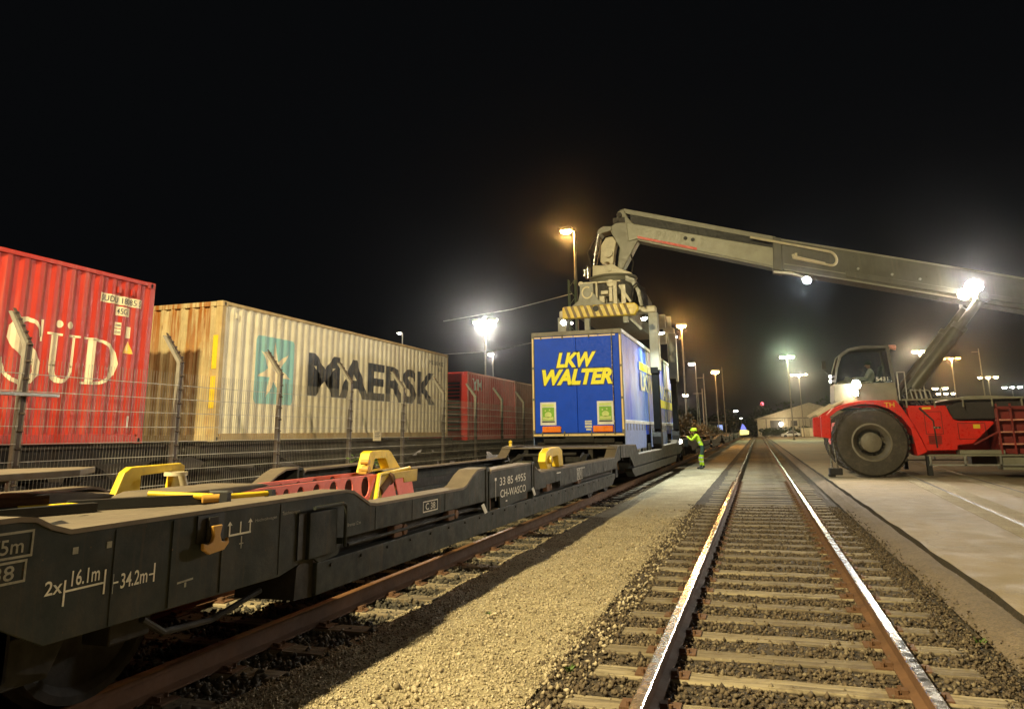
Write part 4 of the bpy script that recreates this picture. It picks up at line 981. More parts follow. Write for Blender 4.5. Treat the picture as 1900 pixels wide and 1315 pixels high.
for u in (-5.45, -3.86):
    back('sticker', rect(u-.225, u+.225, 1.58, 2.20), M['white'], .005)
    back('sticker_picture', join(rect(u-.17, u+.17, 1.70, 2.06)), GR, .008)
    back('sticker_detail', join(rect(u-.17, u+.17, 2.08, 2.15), rect(u-.15, u+.15, 1.72, 1.80), poly([(u+.10*math.cos(i*.45), 1.86+.08*math.sin(i*.45)) for i in range(14)]), rect(u-.10, u-.06, 1.95, 1.99), rect(u+.02, u+.06, 1.97, 2.01)), PG, .011)
    back('sticker_bar', rect(u-.18, u+.18, 1.655, 1.69), M['black'], .008)
OR = paint('orange reflector', (.95, .22, .01), .3, var=.08, dirt_amt=.1)
for a, b_ in ((-5.62, -5.09), (-4.21, -3.66)):
    m = MB(); m.box(a, b_, Yr-.035, Yr+.005, 1.385, 1.55); m.build('tail_light', OR, tr, bevel=.02)
back('small_plate', join(rect(-4.43, -4.24, 1.58, 1.63), rect(-4.43, -4.24, 1.645, 1.69), rect(-4.43, -4.24, 1.50, 1.56), rect(-4.40, -4.26, 1.43, 1.48)), M['steel'], .005)
m = MB(); m.box(-5.0, -4.2, Yr-.012, Yr+.03, 1.12, 1.26); m.build('rear_buffer', M['under'], tr, bevel=.008)
# printing on the curtain side
cu = lambda u, v: (TX1+.026, u, v)
decal('curtain_print', join(rect(23.1, 26.3, 3.25, 3.50), rect(27.2, 33.4, 2.22, 2.52)), M['lyellow'], tr, cu)
PY = paint('pale cream print', (.74, .70, .40), .5, dirt_amt=.2, bmp=0)
decal('curtain_lettering', fit_glyphs('LKW', 23.3, 26.2, 2.62, 3.2, bold=.04), PY, tr, cu); decal('curtain_lettering', fit_glyphs('WALTER', 27.4, 33.4, 2.56, 3.05, bold=.04), PY, tr, cu)
for y in (24.9, 29.6):
    m = MB(); m.box(TX1+.006, TX1+.03, y, y+.05, 1.7, 4.03); m.build('curtain_seam', M['rimgrey'], tr)
# ------------------------------------------------------------------ reach stacker
BY = 27.2; GZ = -.05
rs = thing('reach_stacker', 'red and grey reach stacker with raised telescopic boom and lit floodlights lifting the blue trailer', 'reach stacker', (3.24, BY, GZ))
def XZ(m, pl, y0, y1, mi=0): m.prism(pl, 'Y', y0, y1, mi)
def big_wheel(x, yc, s, r=1.03, w=.33):
    m = MB(); R_ = r; n = 72
    prof = [(.52*R_, -w*.82), (.72*R_, -w), (.93*R_, -w*.95), (.985*R_, -w*.7), (R_, -w*.3), (R_, w*.3), (.985*R_, w*.7), (.93*R_, w*.95), (.72*R_, w), (.52*R_, w*.82)]
    m.lathe(prof, (x, yc, r+GZ), 'Y', n)
    t = m.build('wheel', M['tyre'], rs, smooth=True)
    g = MB()
    for i in range(36):
        a = 2*math.pi*i/36; ca, sa = math.cos(a), math.sin(a)
        for q in (-1, 1):
            o = a+(.04*q); c = Vector((x+(R_-.012)*math.cos(o), yc+q*w*.48, r+GZ+(R_-.012)*math.sin(o)))
            tx = Vector((-math.sin(o), 0, math.cos(o))); nr = Vector((math.cos(o), 0, math.sin(o))); yv = Vector((0, 1, 0))
            vs = []
            for du, dv, dn in ((-1, -1, 0), (1, -1, 0), (1, 1, 0), (-1, 1, 0), (-1, -1, 1), (1, -1, 1), (1, 1, 1), (-1, 1, 1)):
                vs.append(g.b.verts.new(c+tx*.05*du+yv*(w*.42)*dv+tx*.05*dv*q+nr*(.034*dn-.01)))
            for f in ((0, 1, 2, 3), (4, 5, 6, 7), (0, 1, 5, 4), (1, 2, 6, 5), (2, 3, 7, 6), (3, 0, 4, 7)): g.b.faces.new([vs[k] for k in f])
    bmesh.ops.recalc_face_normals(g.b, faces=g.b.faces); g.build('tread', M['tyre'], t)
    m = MB(); f = -s*w
    m.lathe([(.545*R_, f*.78), (.55*R_, f*.90), (.50*R_, f*.92), (.46*R_, f*.60), (.40*R_, f*.35), (.39*R_, f*.25), (.55*R_, f*.2)], (x, yc, r+GZ), 'Y', 48)
    m.build('rim', M['rimgrey'], t, smooth=True)
    m = MB(); m.lathe([(.01, f*.62), (.25*R_, f*.62), (.285*R_, f*.55), (.30*R_, f*.2), (.01, f*.2)], (x, yc, r+GZ), 'Y', 40)
    for i in range(20):
        a = 2*math.pi*i/20; c = Vector((x+.35*R_*math.cos(a), yc+f*.30, r+GZ+.35*R_*math.sin(a))); m.cyl(c, c+Vector((0, f*.10, 0)), .018, 6)
    m.build('hub', M['rimgrey'], t, smooth=True)
    return t
for yc, s in ((25.53, 1), (26.22, 1), (28.18, -1), (28.87, -1)): big_wheel(3.24, yc, s)
for yc, s in ((25.95, 1), (28.45, -1)): big_wheel(9.35, yc, s, r=.95)
m = MB(); m.cyl((3.24, 25.7, .98), (3.24, 28.7, .98), .30, 20); m.box(2.7, 3.8, 26.6, 27.8, .55, 1.45); m.build('drive_axle', M['machine'], rs, smooth=True)
m = MB(); XZ(m, [(2.2, .9), (4.3, .75), (4.7, .55), (10.6, .6), (10.9, .95), (10.9, 1.6), (4.6, 1.55), (2.4, 1.6)], 26.65, 27.75); m.build('chassis', M['red'], rs, bevel=.02)
def both(fn):
    for s, y in ((1, 25.2), (-1, 29.2)): fn(s, y)
def yy(y, s, a, b): return sorted((y+s*a, y+s*b))
def fender(s, y):
    out = [(2.05, 1.80), (2.30, 2.04), (2.75, 2.17), (3.10, 2.22), (4.00, 2.215), (4.14, 2.0), (4.40, 1.52), (4.70, .70)]
    inn = [(4.42, .58), (4.39, .95), (4.33, 1.35), (4.12, 1.70), (3.80, 1.96), (3.45, 2.09), (3.05, 2.115), (2.70, 2.06), (2.35, 1.92), (2.12, 1.74)]
    m = MB(); XZ(m, out+inn, *yy(y, s, -.06, .85)); m.build('fender', M['red'], rs, bevel=.012)
both(fender)
both(lambda s, y: (lambda m: (XZ(m, [(1.80, 1.78), (2.30, 2.06), (2.62, 2.20), (2.55, 2.24), (2.2, 2.11), (1.74, 1.84)], *yy(y, s, -.02, .1)), XZ(m, [(1.72, 1.80), (2.28, 2.12), (2.22, 2.17), (1.68, 1.85)], *yy(y, s, .5, .62)), m.build('fender_guard_bar', M['cream'], rs, bevel=.01)))(MB()))
both(lambda s, y: (lambda m: (XZ(m, [(1.86, 1.14), (2.12, 1.10), (2.16, 1.72), (2.04, 1.83), (1.88, 1.78)], *yy(y, s, .0, .4)), m.build('front_panel', M['red'], rs, bevel=.03)))(MB()))
m = MB()
for x in (2.02, 2.17): m.cyl((x, 25.25, 1.0), (x+.05, 25.25, .22), .028, 12)
m.build('lamp_guard_rod', M['chrome'], rs, smooth=True)
m = MB(); m.box(1.98, 2.35, 25.2, 25.6, .02, .22); m.box(1.95, 2.15, 25.25, 25.55, -.03, .04); m.build('front_step', M['under'], rs, bevel=.02)
def sidebody(s, y):
    m = MB(); XZ(m, [(4.70, .72), (4.60, 1.1), (4.34, 1.7), (4.32, 2.05), (5.36, 2.03), (5.44, 1.80), (5.52, 1.62), (5.66, 1.575), (6.5, 1.56), (6.56, 1.5), (5.95, .92), (5.55, .88), (5.52, .74)], *yy(y, s, .12, 1.4)); m.build('side_body', M['red'], rs, bevel=.02)
    m = MB(); XZ(m, [(4.62, 1.95), (4.66, 2.0), (5.0, 1.6), (5.02, .80), (4.98, .80), (4.96, 1.58)], *yy(y, s, .11, .13)); XZ(m, [(4.35, 1.42), (4.5, 1.05), (4.68, .74), (4.48, .72), (4.36, 1.0)], *yy(y, s, .08, .5)); m.build('panel_joint', M['grille'], rs)
    m = MB(); m.box(4.70, 10.6, *yy(y, s, -.05, .55), .57, .615); m.build('walkway', M['machine'], rs, bevel=.006)
    m = MB(); m.box(4.70, 10.6, *yy(y, s, -.05, -.01), .30, .345)
    for k in range(7): m.box(4.72+k*.9, 4.77+k*.9, *yy(y, s, -.05, 0), .30, .57)
    m.build('walkway_rail', M['steel'], rs)
    m = MB(); m.box(4.66, 4.78, *yy(y, s, -.04, .2), .02, .57); m.build('mud_flap', M['black'], rs)
    m = MB(); m.box(5.55, 6.7, *yy(y, s, -.0, .5), .62, .74); m.box(6.6, 8.2, *yy(y, s, .05, .6), .18, .56); m.build('tank', M['machine'], rs, bevel=.015)
both(sidebody)
def stairs(s, y):
    m = MB()
    for i, z in enumerate((.88, 1.22, 1.56)): m.box(6.62, 8.0, *yy(y, s, .0, .28), z, z+.045)
    m.build('step', paint('pinkish worn tread', (.62, .25, .18), .45, dirt_amt=.4), rs, bevel=.008)
    m = MB()
    for x in (6.60, 6.95, 7.95): m.box(x, x+.05, *yy(y, s, -.01, .05), .62, 2.05)
    m.box(6.6, 8.0, *yy(y, s, -.01, .05), 1.92, 1.97); XZ(m, [(5.95, .92), (6.62, 1.28), (6.64, 1.24), (5.98, .88)], *yy(y, s, .08, .12)); m.build('stair_frame', paint('dark red frame', (.22, .02, .015), .5), rs, bevel=.006)
    m = MB(); m.box(6.65, 8.6, *yy(y, s, .3, 1.3), .62, 1.95); m.build('stair_back', paint('dark red housing', (.20, .02, .015), .5), rs, bevel=.02)
both(stairs)
m = MB(); XZ(m, [(8.5, .9), (8.5, 2.1), (11.2, 2.05), (11.5, 1.6), (11.4, .7), (10.6, .65), (10.3, 1.35), (9.6, 1.95), (9.0, 1.95), (8.6, 1.2)], 25.3, 29.1); m.build('counterweight', M['red'], rs, bevel=.04)
m = MB(); XZ(m, [(5.45, 1.62), (5.45, 2.0), (5.7, 2.12), (8.4, 2.2), (8.4, 1.6)], 25.55, 28.85); m.build('engine_cover', M['grille'], rs, bevel=.03)
m = MB(); m.box(4.2, 10.8, 25.3, 25.36, 2.20, 2.245); m.box(4.2, 10.8, 29.0, 29.06, 2.20, 2.245)
for k in range(9): m.box(4.3+k*.75, 4.34+k*.75, 25.3, 25.34, 1.98, 2.2)
XZ(m, [(5.45, 2.19), (6.0, 2.30), (6.6, 2.30), (7.3, 2.24), (8.4, 2.24), (8.4, 2.2), (5.45, 2.17)], 25.5, 28.9); m.build('deck_rail', M['machine'], rs)
# hoses behind the cab
m = MB(); rr = random.Random(4)
for k in range(12):
    x = 4.25+rr.random()*.7; z = 1.5+rr.random()*.8; p = [(x, 25.5+rr.random()*.8, z)]
    for q in range(4): p.append((x+rr.uniform(-.25, .3), 25.45+rr.random()*.8, z+rr.uniform(-.5, .45)))
    m.tube([Vector(a) for a in p], .022, 6)
m.build('hydraulic_hose', M['black'], rs, smooth=True)
m = MB()
for k in range(4): m.tube([Vector((4.55+k*.13, 25.5, 2.2)), Vector((4.5+k*.13, 25.5, 2.52)), Vector((4.62+k*.13, 25.5, 2.48)), Vector((4.66+k*.13, 25.5, 2.25))], .022, 8)
m.build('hose_fitting', M['steel'], rs, smooth=True)
# cab
CY0, CY1 = 25.32, 26.72
cabo = [(2.32, 2.22), (2.36, 2.75), (2.46, 3.25), (2.60, 3.66), (2.86, 3.84), (3.25, 3.90), (4.02, 3.88), (4.05, 3.3), (4.08, 2.75), (4.10, 2.22)]
cabi = [(2.42, 2.80), (2.52, 3.24), (2.66, 3.60), (2.90, 3.76), (3.26, 3.82), (3.94, 3.80), (3.97, 3.3), (4.0, 2.80)]
m = MB(); lo = [(2.32, 2.22), (2.36, 2.75), (4.08, 2.75), (4.10, 2.22)]
XZ(m, lo, CY0, CY0+.05); XZ(m, lo, CY1-.05, CY1); XZ(m, [(2.32, 2.22), (2.36, 2.75), (2.42, 2.75), (2.38, 2.22)], CY0+.05, CY1-.05); XZ(m, [(4.04, 2.22), (4.02, 2.75), (4.08, 2.75), (4.10, 2.22)], CY0+.05, CY1-.05); m.box(2.34, 4.1, CY0, CY1, 2.16, 2.22)
cab = m.build('cab', M['machine'], rs, bevel=.012)
def cabframe(y0, y1):
    m = MB(); A_ = cabo[1:9]; n = len(A_)
    for i in range(n-1): XZ(m, [A_[i], A_[i+1], cabi[i+1], cabi[i]], y0, y1)
    return m
cabframe(CY0, CY0+.06).build('pillar_frame', paint('dark cab frame', (.11, .11, .10), .35), cab, bevel=.006); cabframe(CY1-.06, CY1).build('pillar_frame', M['machine'], cab, bevel=.006)
m = MB(); XZ(m, [(2.60, 3.66), (2.86, 3.84), (3.25, 3.90), (4.02, 3.88), (4.02, 3.84), (3.25, 3.86), (2.88, 3.80), (2.64, 3.64)], CY0+.06, CY1-.06); m.build('cab_roof', M['machine'], cab)
for yv in (CY0+.02, CY1-.03):
    m = MB(); m.prism(cabi, 'Y', yv, yv+.008); m.build('window', M['glass'], cab)
m = MB(); XZ(m, [(2.37, 2.78), (2.47, 3.25), (2.61, 3.64), (2.615, 3.64), (2.475, 3.25), (2.375, 2.78)], CY0+.06, CY1-.06); m.build('windscreen', M['glass'], cab)
m = MB(); XZ(m, [(4.03, 2.78), (3.98, 3.82), (3.985, 3.82), (4.035, 2.78)], CY0+.06, CY1-.06); m.build('window', M['glass'], cab)
decal('fleet_number', fit_glyphs('5431', 3.56, 3.90, 2.80, 2.92, bold=.02), M['white'], cab, lambda u, v: (u, CY0+.015, v+.02*(u-3.5)))
m = MB(); m.box(3.32, 3.78, 25.75, 26.25, 2.55, 2.68); XZ(m, [(3.70, 2.66), (3.86, 3.28), (3.78, 3.30), (3.60, 2.68)], 25.75, 26.25); m.box(3.4, 3.7, 25.85, 26.15, 2.25, 2.55); m.build('seat', M['navy'], cab, bevel=.03)
m = MB(); XZ(m, [(2.5, 2.25), (2.55, 2.85), (2.75, 2.88), (2.8, 2.25)], 25.6, 26.4); m.cyl((2.95, 26.0, 2.93), (2.85, 26.0, 2.75), .19, 20, .19); m.build('dashboard', M['machine'], cab, bevel=.02)
m = MB(); m.box(2.75, 3.2, 25.36, 25.5, 2.40, 2.72); m.build('document_box', M['cream'], cab, bevel=.02)
m = MB(); m.cyl((4.08, 25.5, 3.84), (4.24, 25.5, 3.80), .055, 14, .07); m.box(4.0, 4.22, 25.35, 26.6, 3.85, 3.885); m.build('roof_lamp', paint('pink marker lens', (.8, .45, .40), .3), cab, bevel=.008)
m = MB(); m.box(2.28, 4.12, CY0-.02, CY1+.02, 2.10, 2.17); m.build('cab_floor_plate', M['machine'], rs, bevel=.01)
for i in range(14):
    a = R(20+i*10.5); 
    m = MB(); m.cyl((3.24+1.16*math.cos(a), 25.13, .98+1.16*math.sin(a)), (3.24+1.16*math.cos(a), 25.145, .98+1.16*math.sin(a)), .016, 6); m.build('fender_bolt', M['rimgrey'], rs)
for a, b_, c_, d_ in ((4.75, 5.2, 1.2, 1.85), (5.6, 6.3, 1.05, 1.5)):
    m = MB(); z = .012
    for q in (rect(a, b_, c_, c_+z), rect(a, b_, d_, d_+z), rect(a, a+z, c_, d_), rect(b_, b_+z, c_, d_)):
        (u0, v0), (u1, _), (_, v1), _ = q[0]; m.box(u0, u1, 25.310, 25.322, v0, v1)
    m.build('panel_seam', M['grille'], rs)
m = MB()
for i in range(9): m.box(4.80, 5.14, 25.300, 25.322, .92+i*.028, .932+i*.028)
m.build('side_grille', M['grille'], rs)
m = MB(); m.box(4.95, 5.15, 25.29, 25.318, 1.36, 1.42); m.build('latch', M['chrome'], rs, bevel=.004)
m = MB(); m.tube([Vector((4.15, 25.28, 2.2)), Vector((4.15, 25.28, 3.05)), Vector((4.35, 25.28, 3.05)), Vector((4.35, 25.28, 2.25))], .016, 8); m.build('hand_rail', M['steel'], rs, smooth=True)
m = MB(); m.tube([Vector((2.25, 25.3, 3.0)), Vector((2.1, 25.2, 3.15)), Vector((2.1, 25.2, 3.3))], .014, 6); m.box(2.04, 2.16, 25.1, 25.16, 3.2, 3.45); m.build('mirror', M['black'], rs)
decal('warning_label', join(rect(4.72, 4.95, 1.93, 1.99), rect(6.0, 6.18, 1.35, 1.47)), M['yellow'], rs, lambda u, v: (u, 25.316, v))
# machine number on fender
decal('fender_number', join(fit_glyphs('TH', 3.68, 3.96, 2.01, 2.15, bold=.02)), M['yellow'], rs, lambda u, v: (u, 25.135, v))
# boom
def bz(x, t): return 7.91-.272*(x-1.12)+t         # top line of outer section
def boomsec(x0, x1, t0, t1, y0, y1): return [(x0, bz(x0, t1)), (x0+.0, bz(x0, t0)), (x1, bz(x1, t0)), (x1, bz(x1, t1))]
m = MB(); XZ(m, [(1.12, bz(1.12, 0)), (12.4, bz(12.4, 0)), (12.4, bz(12.4, -1.0)), (6.8, bz(6.8, -1.06)), (1.12, bz(1.12, -1.12))], BY-.40, BY+.40)
bo = m.build('outer_boom', M['boomgrey'], rs, bevel=.03)
m = MB(); XZ(m, [(1.0, bz(1, .03)), (1.28, bz(1.28, .03)), (1.22, bz(1.22, -1.16)), (.92, bz(.92, -1.16))], BY-.44, BY+.44); m.build('boom_collar', M['boomgrey'], bo, bevel=.02)
m = MB(); XZ(m, [(3.2, bz(3.2, -.78)), (9.5, bz(9.5, -.70)), (9.5, bz(9.5, -.86)), (3.2, bz(3.2, -.98))], BY-.46, BY-.40); XZ(m, [(3.2, bz(3.2, -.78)), (9.5, bz(9.5, -.70)), (9.5, bz(9.5, -.86)), (3.2, bz(3.2, -.98))], BY+.40, BY+.46); m.build('boom_side_rib', M['boomgrey'], bo, bevel=.012)
m = MB(); XZ(m, [(1.28, bz(1.28, .012)), (12.3, bz(12.3, .012)), (12.3, bz(12.3, -.05)), (1.28, bz(1.28, -.05))], BY-.415, BY-.395); XZ(m, [(1.28, bz(1.28, -1.06)), (6.8, bz(6.8, -1.0)), (6.8, bz(6.8, -1.05)), (1.28, bz(1.28, -1.11))], BY-.415, BY-.395); m.build('boom_edge_highlight', M['machine'], bo)  # paler strips paint a highlight along the boom edges
m = MB(); XZ(m, [(1.3, bz(1.3, -.86)), (6.2, bz(6.2, -.80)), (6.2, bz(6.2, -.82)), (1.3, bz(1.3, -.9))], BY-.43, BY-.40); m.build('boom_weld', M['machine'], bo)
lp = []
for i in range(9):
    a = R(-90+22.5*i); lp.append(Vector((2.75+.20*math.cos(a), BY-.47, bz(2.75, -.52)+.20*math.sin(a)-.0)))
loop = [Vector((.25, BY-.47, bz(.25, -.13)))]+[Vector((2.75+.22*math.cos(a), BY-.47, bz(2.75+.22*math.cos(a), -.43)+.24*math.sin(a))) for a in [R(90-20*i) for i in range(10)]]+[Vector((1.62, BY-.47, bz(1.62, -.63))), Vector((1.60, BY-.47, bz(1.6, -.5)))]
m = MB(); m.tube(loop, .045, 10); m.build('pipe_loop', M['cream'], bo, smooth=True)
m = MB(); m.tube([Vector((1.7, BY-.46, bz(1.7, -.56))), Vector((2.6, BY-.46, bz(2.6, -.62)))], .03, 8); m.box(1.66, 1.74, BY-.5, BY-.4, bz(1.7, -.62), bz(1.7, -.44)); m.build('pipe_clamp', M['cream'], bo)
m = MB()
for x in (3.6, 4.6, 5.4): m.cyl((x, BY-.48, bz(x, -.62)), (x, BY-.40, bz(x, -.62)), .04, 10)
m.build('hose_stud', M['steel'], bo, smooth=True)
# inner boom with hose tray
m = MB(); XZ(m, [(-4.1, 9.03), (1.3, 7.52), (1.3, 6.82), (-.2, 7.30), (-3.72, 8.36), (-4.05, 8.30)], BY-.31, BY+.31)
bi = m.build('inner_boom', paint('pale boom paint', (.33, .32, .245), .4, var=.15, dirt=(.14, .11, .07), dirt_amt=.35), rs, bevel=.025)
m = MB(); XZ(m, [(-3.72, 8.37), (-.2, 7.31), (1.2, 6.87), (1.2, 6.81), (-.2, 7.24), (-3.70, 8.30)], BY-.28, BY+.28); m.build('boom_underside', M['machine'], bi)
m = MB(); XZ(m, [(-3.72, 8.475), (-1.6, 7.84), (-1.6, 7.74), (-3.70, 8.375)], BY-.318, BY-.312); m.build('red_band', paint('red underside band', (.70, .04, .02), .4), bi)
m = MB(); XZ(m, [(-4.35, 9.56), (-4.15, 9.60), (1.1, 8.02), (1.1, 7.84), (-4.05, 9.38)], BY-.22, BY+.22); m.build('hose_tray', M['machine'], bi, bevel=.012)
m = MB(); XZ(m, [(-3.95, 9.37), (1.1, 7.84), (1.1, 7.56), (-3.95, 8.98)], BY-.20, BY+.20); m.build('tray_gap_shade', M['black'], bi)  # solid black block painting the shade in the open gap
m = MB()
for x in (-1.98, -1.72): m.cyl((x, BY-.322, 8.22-.29*(x+1.98)), (x, BY-.30, 8.22-.29*(x+1.98)), .07, 16)
m.build('boom_hole', M['black'], bi)
# head, links and rotator
m = MB(); XZ(m, [(-4.50, 9.10), (-4.42, 9.50), (-4.2, 9.58), (-4.02, 9.2), (-3.55, 8.62), (-3.66, 8.38), (-4.34, 7.22), (-4.55, 7.10), (-4.40, 8.1), (-4.72, 8.75), (-4.68, 8.95)], BY-.26, BY+.26)
hd = m.build('boom_head', M['machine'], rs, bevel=.03)
m = MB(); m.cyl((-4.35, BY-.34, 9.35), (-4.35, BY+.34, 9.35), .10, 16); m.cyl((-4.45, BY-.34, 9.15), (-4.45, BY+.34, 9.15), .06, 12); m.box(-4.6, -4.15, BY-.30, BY-.26, 9.05, 9.25); m.build('head_pin', M['grille'], hd, smooth=True)
m = MB(); XZ(m, [(-4.66, 8.95), (-4.66, 8.78), (-5.05, 8.70), (-5.14, 8.60), (-5.24, 8.72), (-5.18, 8.86), (-4.98, 8.98)], BY-.30, BY+.30); m.build('damper_bracket', M['machine'], hd, bevel=.02)
for yv in (-.24, .24):
    m = MB(); m.cyl((-5.18, BY+yv, 8.72), (-5.34, BY+yv, 7.9), .075, 14); m.cyl((-5.34, BY+yv, 7.9), (-5.42, BY+yv, 7.45), .04, 12); m.build('damper', M['chrome'], hd, smooth=True)
m = MB(); XZ(m, [(-5.16, 7.62), (-5.12, 8.25), (-4.92, 8.55), (-4.66, 8.58), (-4.52, 8.35), (-4.62, 7.9), (-4.66, 7.55), (-4.8, 7.48), (-4.84, 7.60), (-4.96, 7.60), (-5.0, 7.48)], BY-.20, BY+.20); m.build('lug', M['cream'], hd, bevel=.03)
m = MB(); m.cyl((-4.84, BY-.30, 7.93), (-4.84, BY+.30, 7.93), .17, 24); m.cyl((-4.84, BY-.33, 7.93), (-4.84, BY+.33, 7.93), .12, 24); m.build('lug_pin', M['cream'], hd, smooth=True)
m = MB(); XZ(m, [(-5.46, 7.08), (-5.44, 7.50), (-5.0, 7.46), (-4.70, 7.52), (-4.42, 7.30), (-4.0, 7.12), (-4.0, 7.04), (-5.46, 7.04)], BY-.28, BY+.28); m.build('rotator_bracket', M['cream'], rs, bevel=.02)
m = MB(); m.cyl((-4.84, BY-.33, 7.33), (-4.84, BY+.33, 7.33), .12, 20); m.build('bracket_pin', M['cream'], rs, smooth=True)
m = MB(); m.lathe([(.01, 6.72), (.86, 6.72), (.88, 6.80), (.84, 6.86), (.84, 6.92), (.9, 6.96), (.86, 7.03), (.01, 7.05)], (-4.72, BY, 0), 'Z', 40); m.build('slewing_ring', M['machine'], rs, smooth=True)
m = MB(); m.cyl((-5.62, BY-.3, 7.0), (-5.62, BY-.3, 7.42), .09, 14); m.cyl((-5.75, BY-.3, 7.1), (-5.75, BY-.3, 7.35), .06, 12); m.build('slew_motor', M['chrome'], rs, smooth=True)
m = MB(); m.tube([Vector((-4.0, BY-.2, 7.1)), Vector((-3.92, BY-.2, 7.5)), Vector((-4.02, BY-.2, 7.9))], .025, 8); m.build('head_hose', M['black'], rs, smooth=True)
m = MB(); m.tube([Vector((-5.45, BY-.3, 7.3)), Vector((-5.6, BY-.4, 8.0)), Vector((-5.3, BY-.4, 8.5))], .02, 8); m.build('head_hose', M['black'], rs, smooth=True)
# lift cylinders
for yv in (BY-1.0, BY+.75):
    m = MB(); a = Vector((4.25, yv, 2.05)); b = Vector((6.95, yv, 5.35)); m.cyl(a, a.lerp(b, .72), .20, 24); m.cyl(a.lerp(b, .70), a.lerp(b, .74), .225, 24); m.cyl(a.lerp(b, .72), b, .13, 20)
    m.cyl(a-Vector((0, .2, 0)), a+Vector((0, .2, 0)), .2, 20); m.cyl(b-Vector((0, .25, 0)), b+Vector((0, .25, 0)), .2, 20); c_ = m.build('lift_cylinder', M['boomgrey'], rs, smooth=True)
m = MB(); m.cyl((6.95, BY-1.25, 5.35), (6.95, BY+1.0, 5.35), .12, 16); m.build('cylinder_pin', M['machine'], rs, smooth=True)
m = MB(); XZ(m, [(10.2, 2.0), (11.0, 2.0), (12.6, 4.5), (12.5, 5.0), (12.0, 4.9), (11.0, 3.2)], BY-.75, BY-.45); XZ(m, [(10.2, 2.0), (11.0, 2.0), (12.6, 4.5), (12.5, 5.0), (12.0, 4.9), (11.0, 3.2)], BY+.45, BY+.75); m.build('boom_pivot_frame', M['red'], rs, bevel=.03)

# -- spreader
sp = MB(); XB0, XB1 = -5.90, -3.55
sp.box(-5.55, -3.85, 24.45, 31.6, 5.18, 5.62); sp.box(-5.3, -4.1, 25.9, 28.6, 5.62, 6.15)
SPR = sp.build('spreader', M['machine'], rs, bevel=.02)
def spart(name, m, mat, **k): return m.build(name, mat, SPR, **k)
m = MB(); XZ(m, [(XB0-.08, 5.12), (XB0-.08, 5.50), (XB0, 5.53), (XB1, 5.53), (XB1+.10, 5.46), (XB1+.12, 5.3), (XB1, 5.12)], 24.18, 24.42); spart('end_beam', m, M['yellow'], bevel=.03)
m = MB()
for i in range(11):
    u = XB0-.02+i*.222; m.prism([(u, 5.525), (u+.10, 5.525), (u+.24, 5.13), (u+.14, 5.13)], 'Y', 24.172, 24.178) if u+.24 < XB1+.08 else None
spart('stripe', m, paint('worn dark stripe', (.22, .14, .03), .5, dirt_amt=.3))
m = MB(); m.cyl((-4.83, 24.165, 5.40), (-4.83, 24.19, 5.40), .10, 16); spart('beam_hole', m, M['black'])
m = MB(); XZ(m, [(-5.68, 5.54), (-5.45, 5.72), (-5.38, 5.98), (-5.38, 6.28), (-4.92, 6.30), (-4.90, 5.95), (-4.75, 5.72), (-4.50, 5.54)], 24.30, 24.38); spart('end_plate', m, M['machine'], bevel=.012)
cpt = [(-5.13+.17*math.cos(R(a)), 5.98+.19*math.sin(R(a))) for a in range(60, 361, 20)]
decal('letter', strip(cpt, [.055]*len(cpt)), M['lettercream'], SPR, lambda u, v: (u, 24.293, v))
m = MB(); m.box(-4.85, -4.78, 24.35, 24.5, 5.5, 6.35); m.box(-4.25, -4.12, 24.3, 24.42, 5.53, 6.3); m.box(-5.4, -4.0, 24.4, 24.55, 6.30, 6.36); m.box(-4.0, -3.85, 24.4, 24.5, 5.5, 6.2); spart('lattice_post', m, M['cream'], bevel=.01)
m = MB(); XZ(m, [(-4.08, 6.15), (-4.02, 6.2), (-3.66, 5.62), (-3.72, 5.56)], 24.36, 24.42); spart('brace', m, M['cream'])
m = MB(); m.box(-5.2, -4.0, 26.4, 28.2, 6.15, 6.75); m.box(-5.6, -3.8, 26.0, 26.25, 5.8, 6.7); m.box(-5.6, -3.8, 28.3, 28.5, 5.8, 6.7); spart('rotator_carriage', m, M['grille'], bevel=.02)
m = MB(); m.box(-4.74, -4.56, 24.42, 24.7, 5.62, 5.85); m.box(-4.7, -4.45, 24.5, 24.8, 5.92, 6.05); m.box(-4.42, -4.3, 24.45, 24.6, 5.65, 6.15); m.cyl((-4.35, 24.42, 6.28), (-4.35, 24.8, 6.28), .13, 18); m.cyl((-5.35, 24.35, 6.30), (-5.35, 24.6, 6.30), .09, 14); spart('valve_block', m, M['cream'], bevel=.01)
m = MB(); XZ(m, [(-3.9, 6.6), (-3.6, 6.45), (-3.42, 6.1), (-3.35, 5.5), (-3.45, 5.5), (-3.55, 6.0), (-3.72, 6.3), (-3.9, 6.4)], 24.8, 27.8); spart('side_guard', m, M['machine'], bevel=.01)
m = MB()
for k in range(5): m.tube([Vector((-3.75+.05*k, 24.6+.25*k, 5.6)), Vector((-3.62+.04*k, 24.6+.25*k, 6.15)), Vector((-3.5+.03*k, 24.65+.25*k, 6.25)), Vector((-3.32, 24.7+.25*k, 5.9)), Vector((-3.30, 24.7+.25*k, 5.45))], .028, 8)
spart('hose_bundle', m, M['black'], smooth=True)
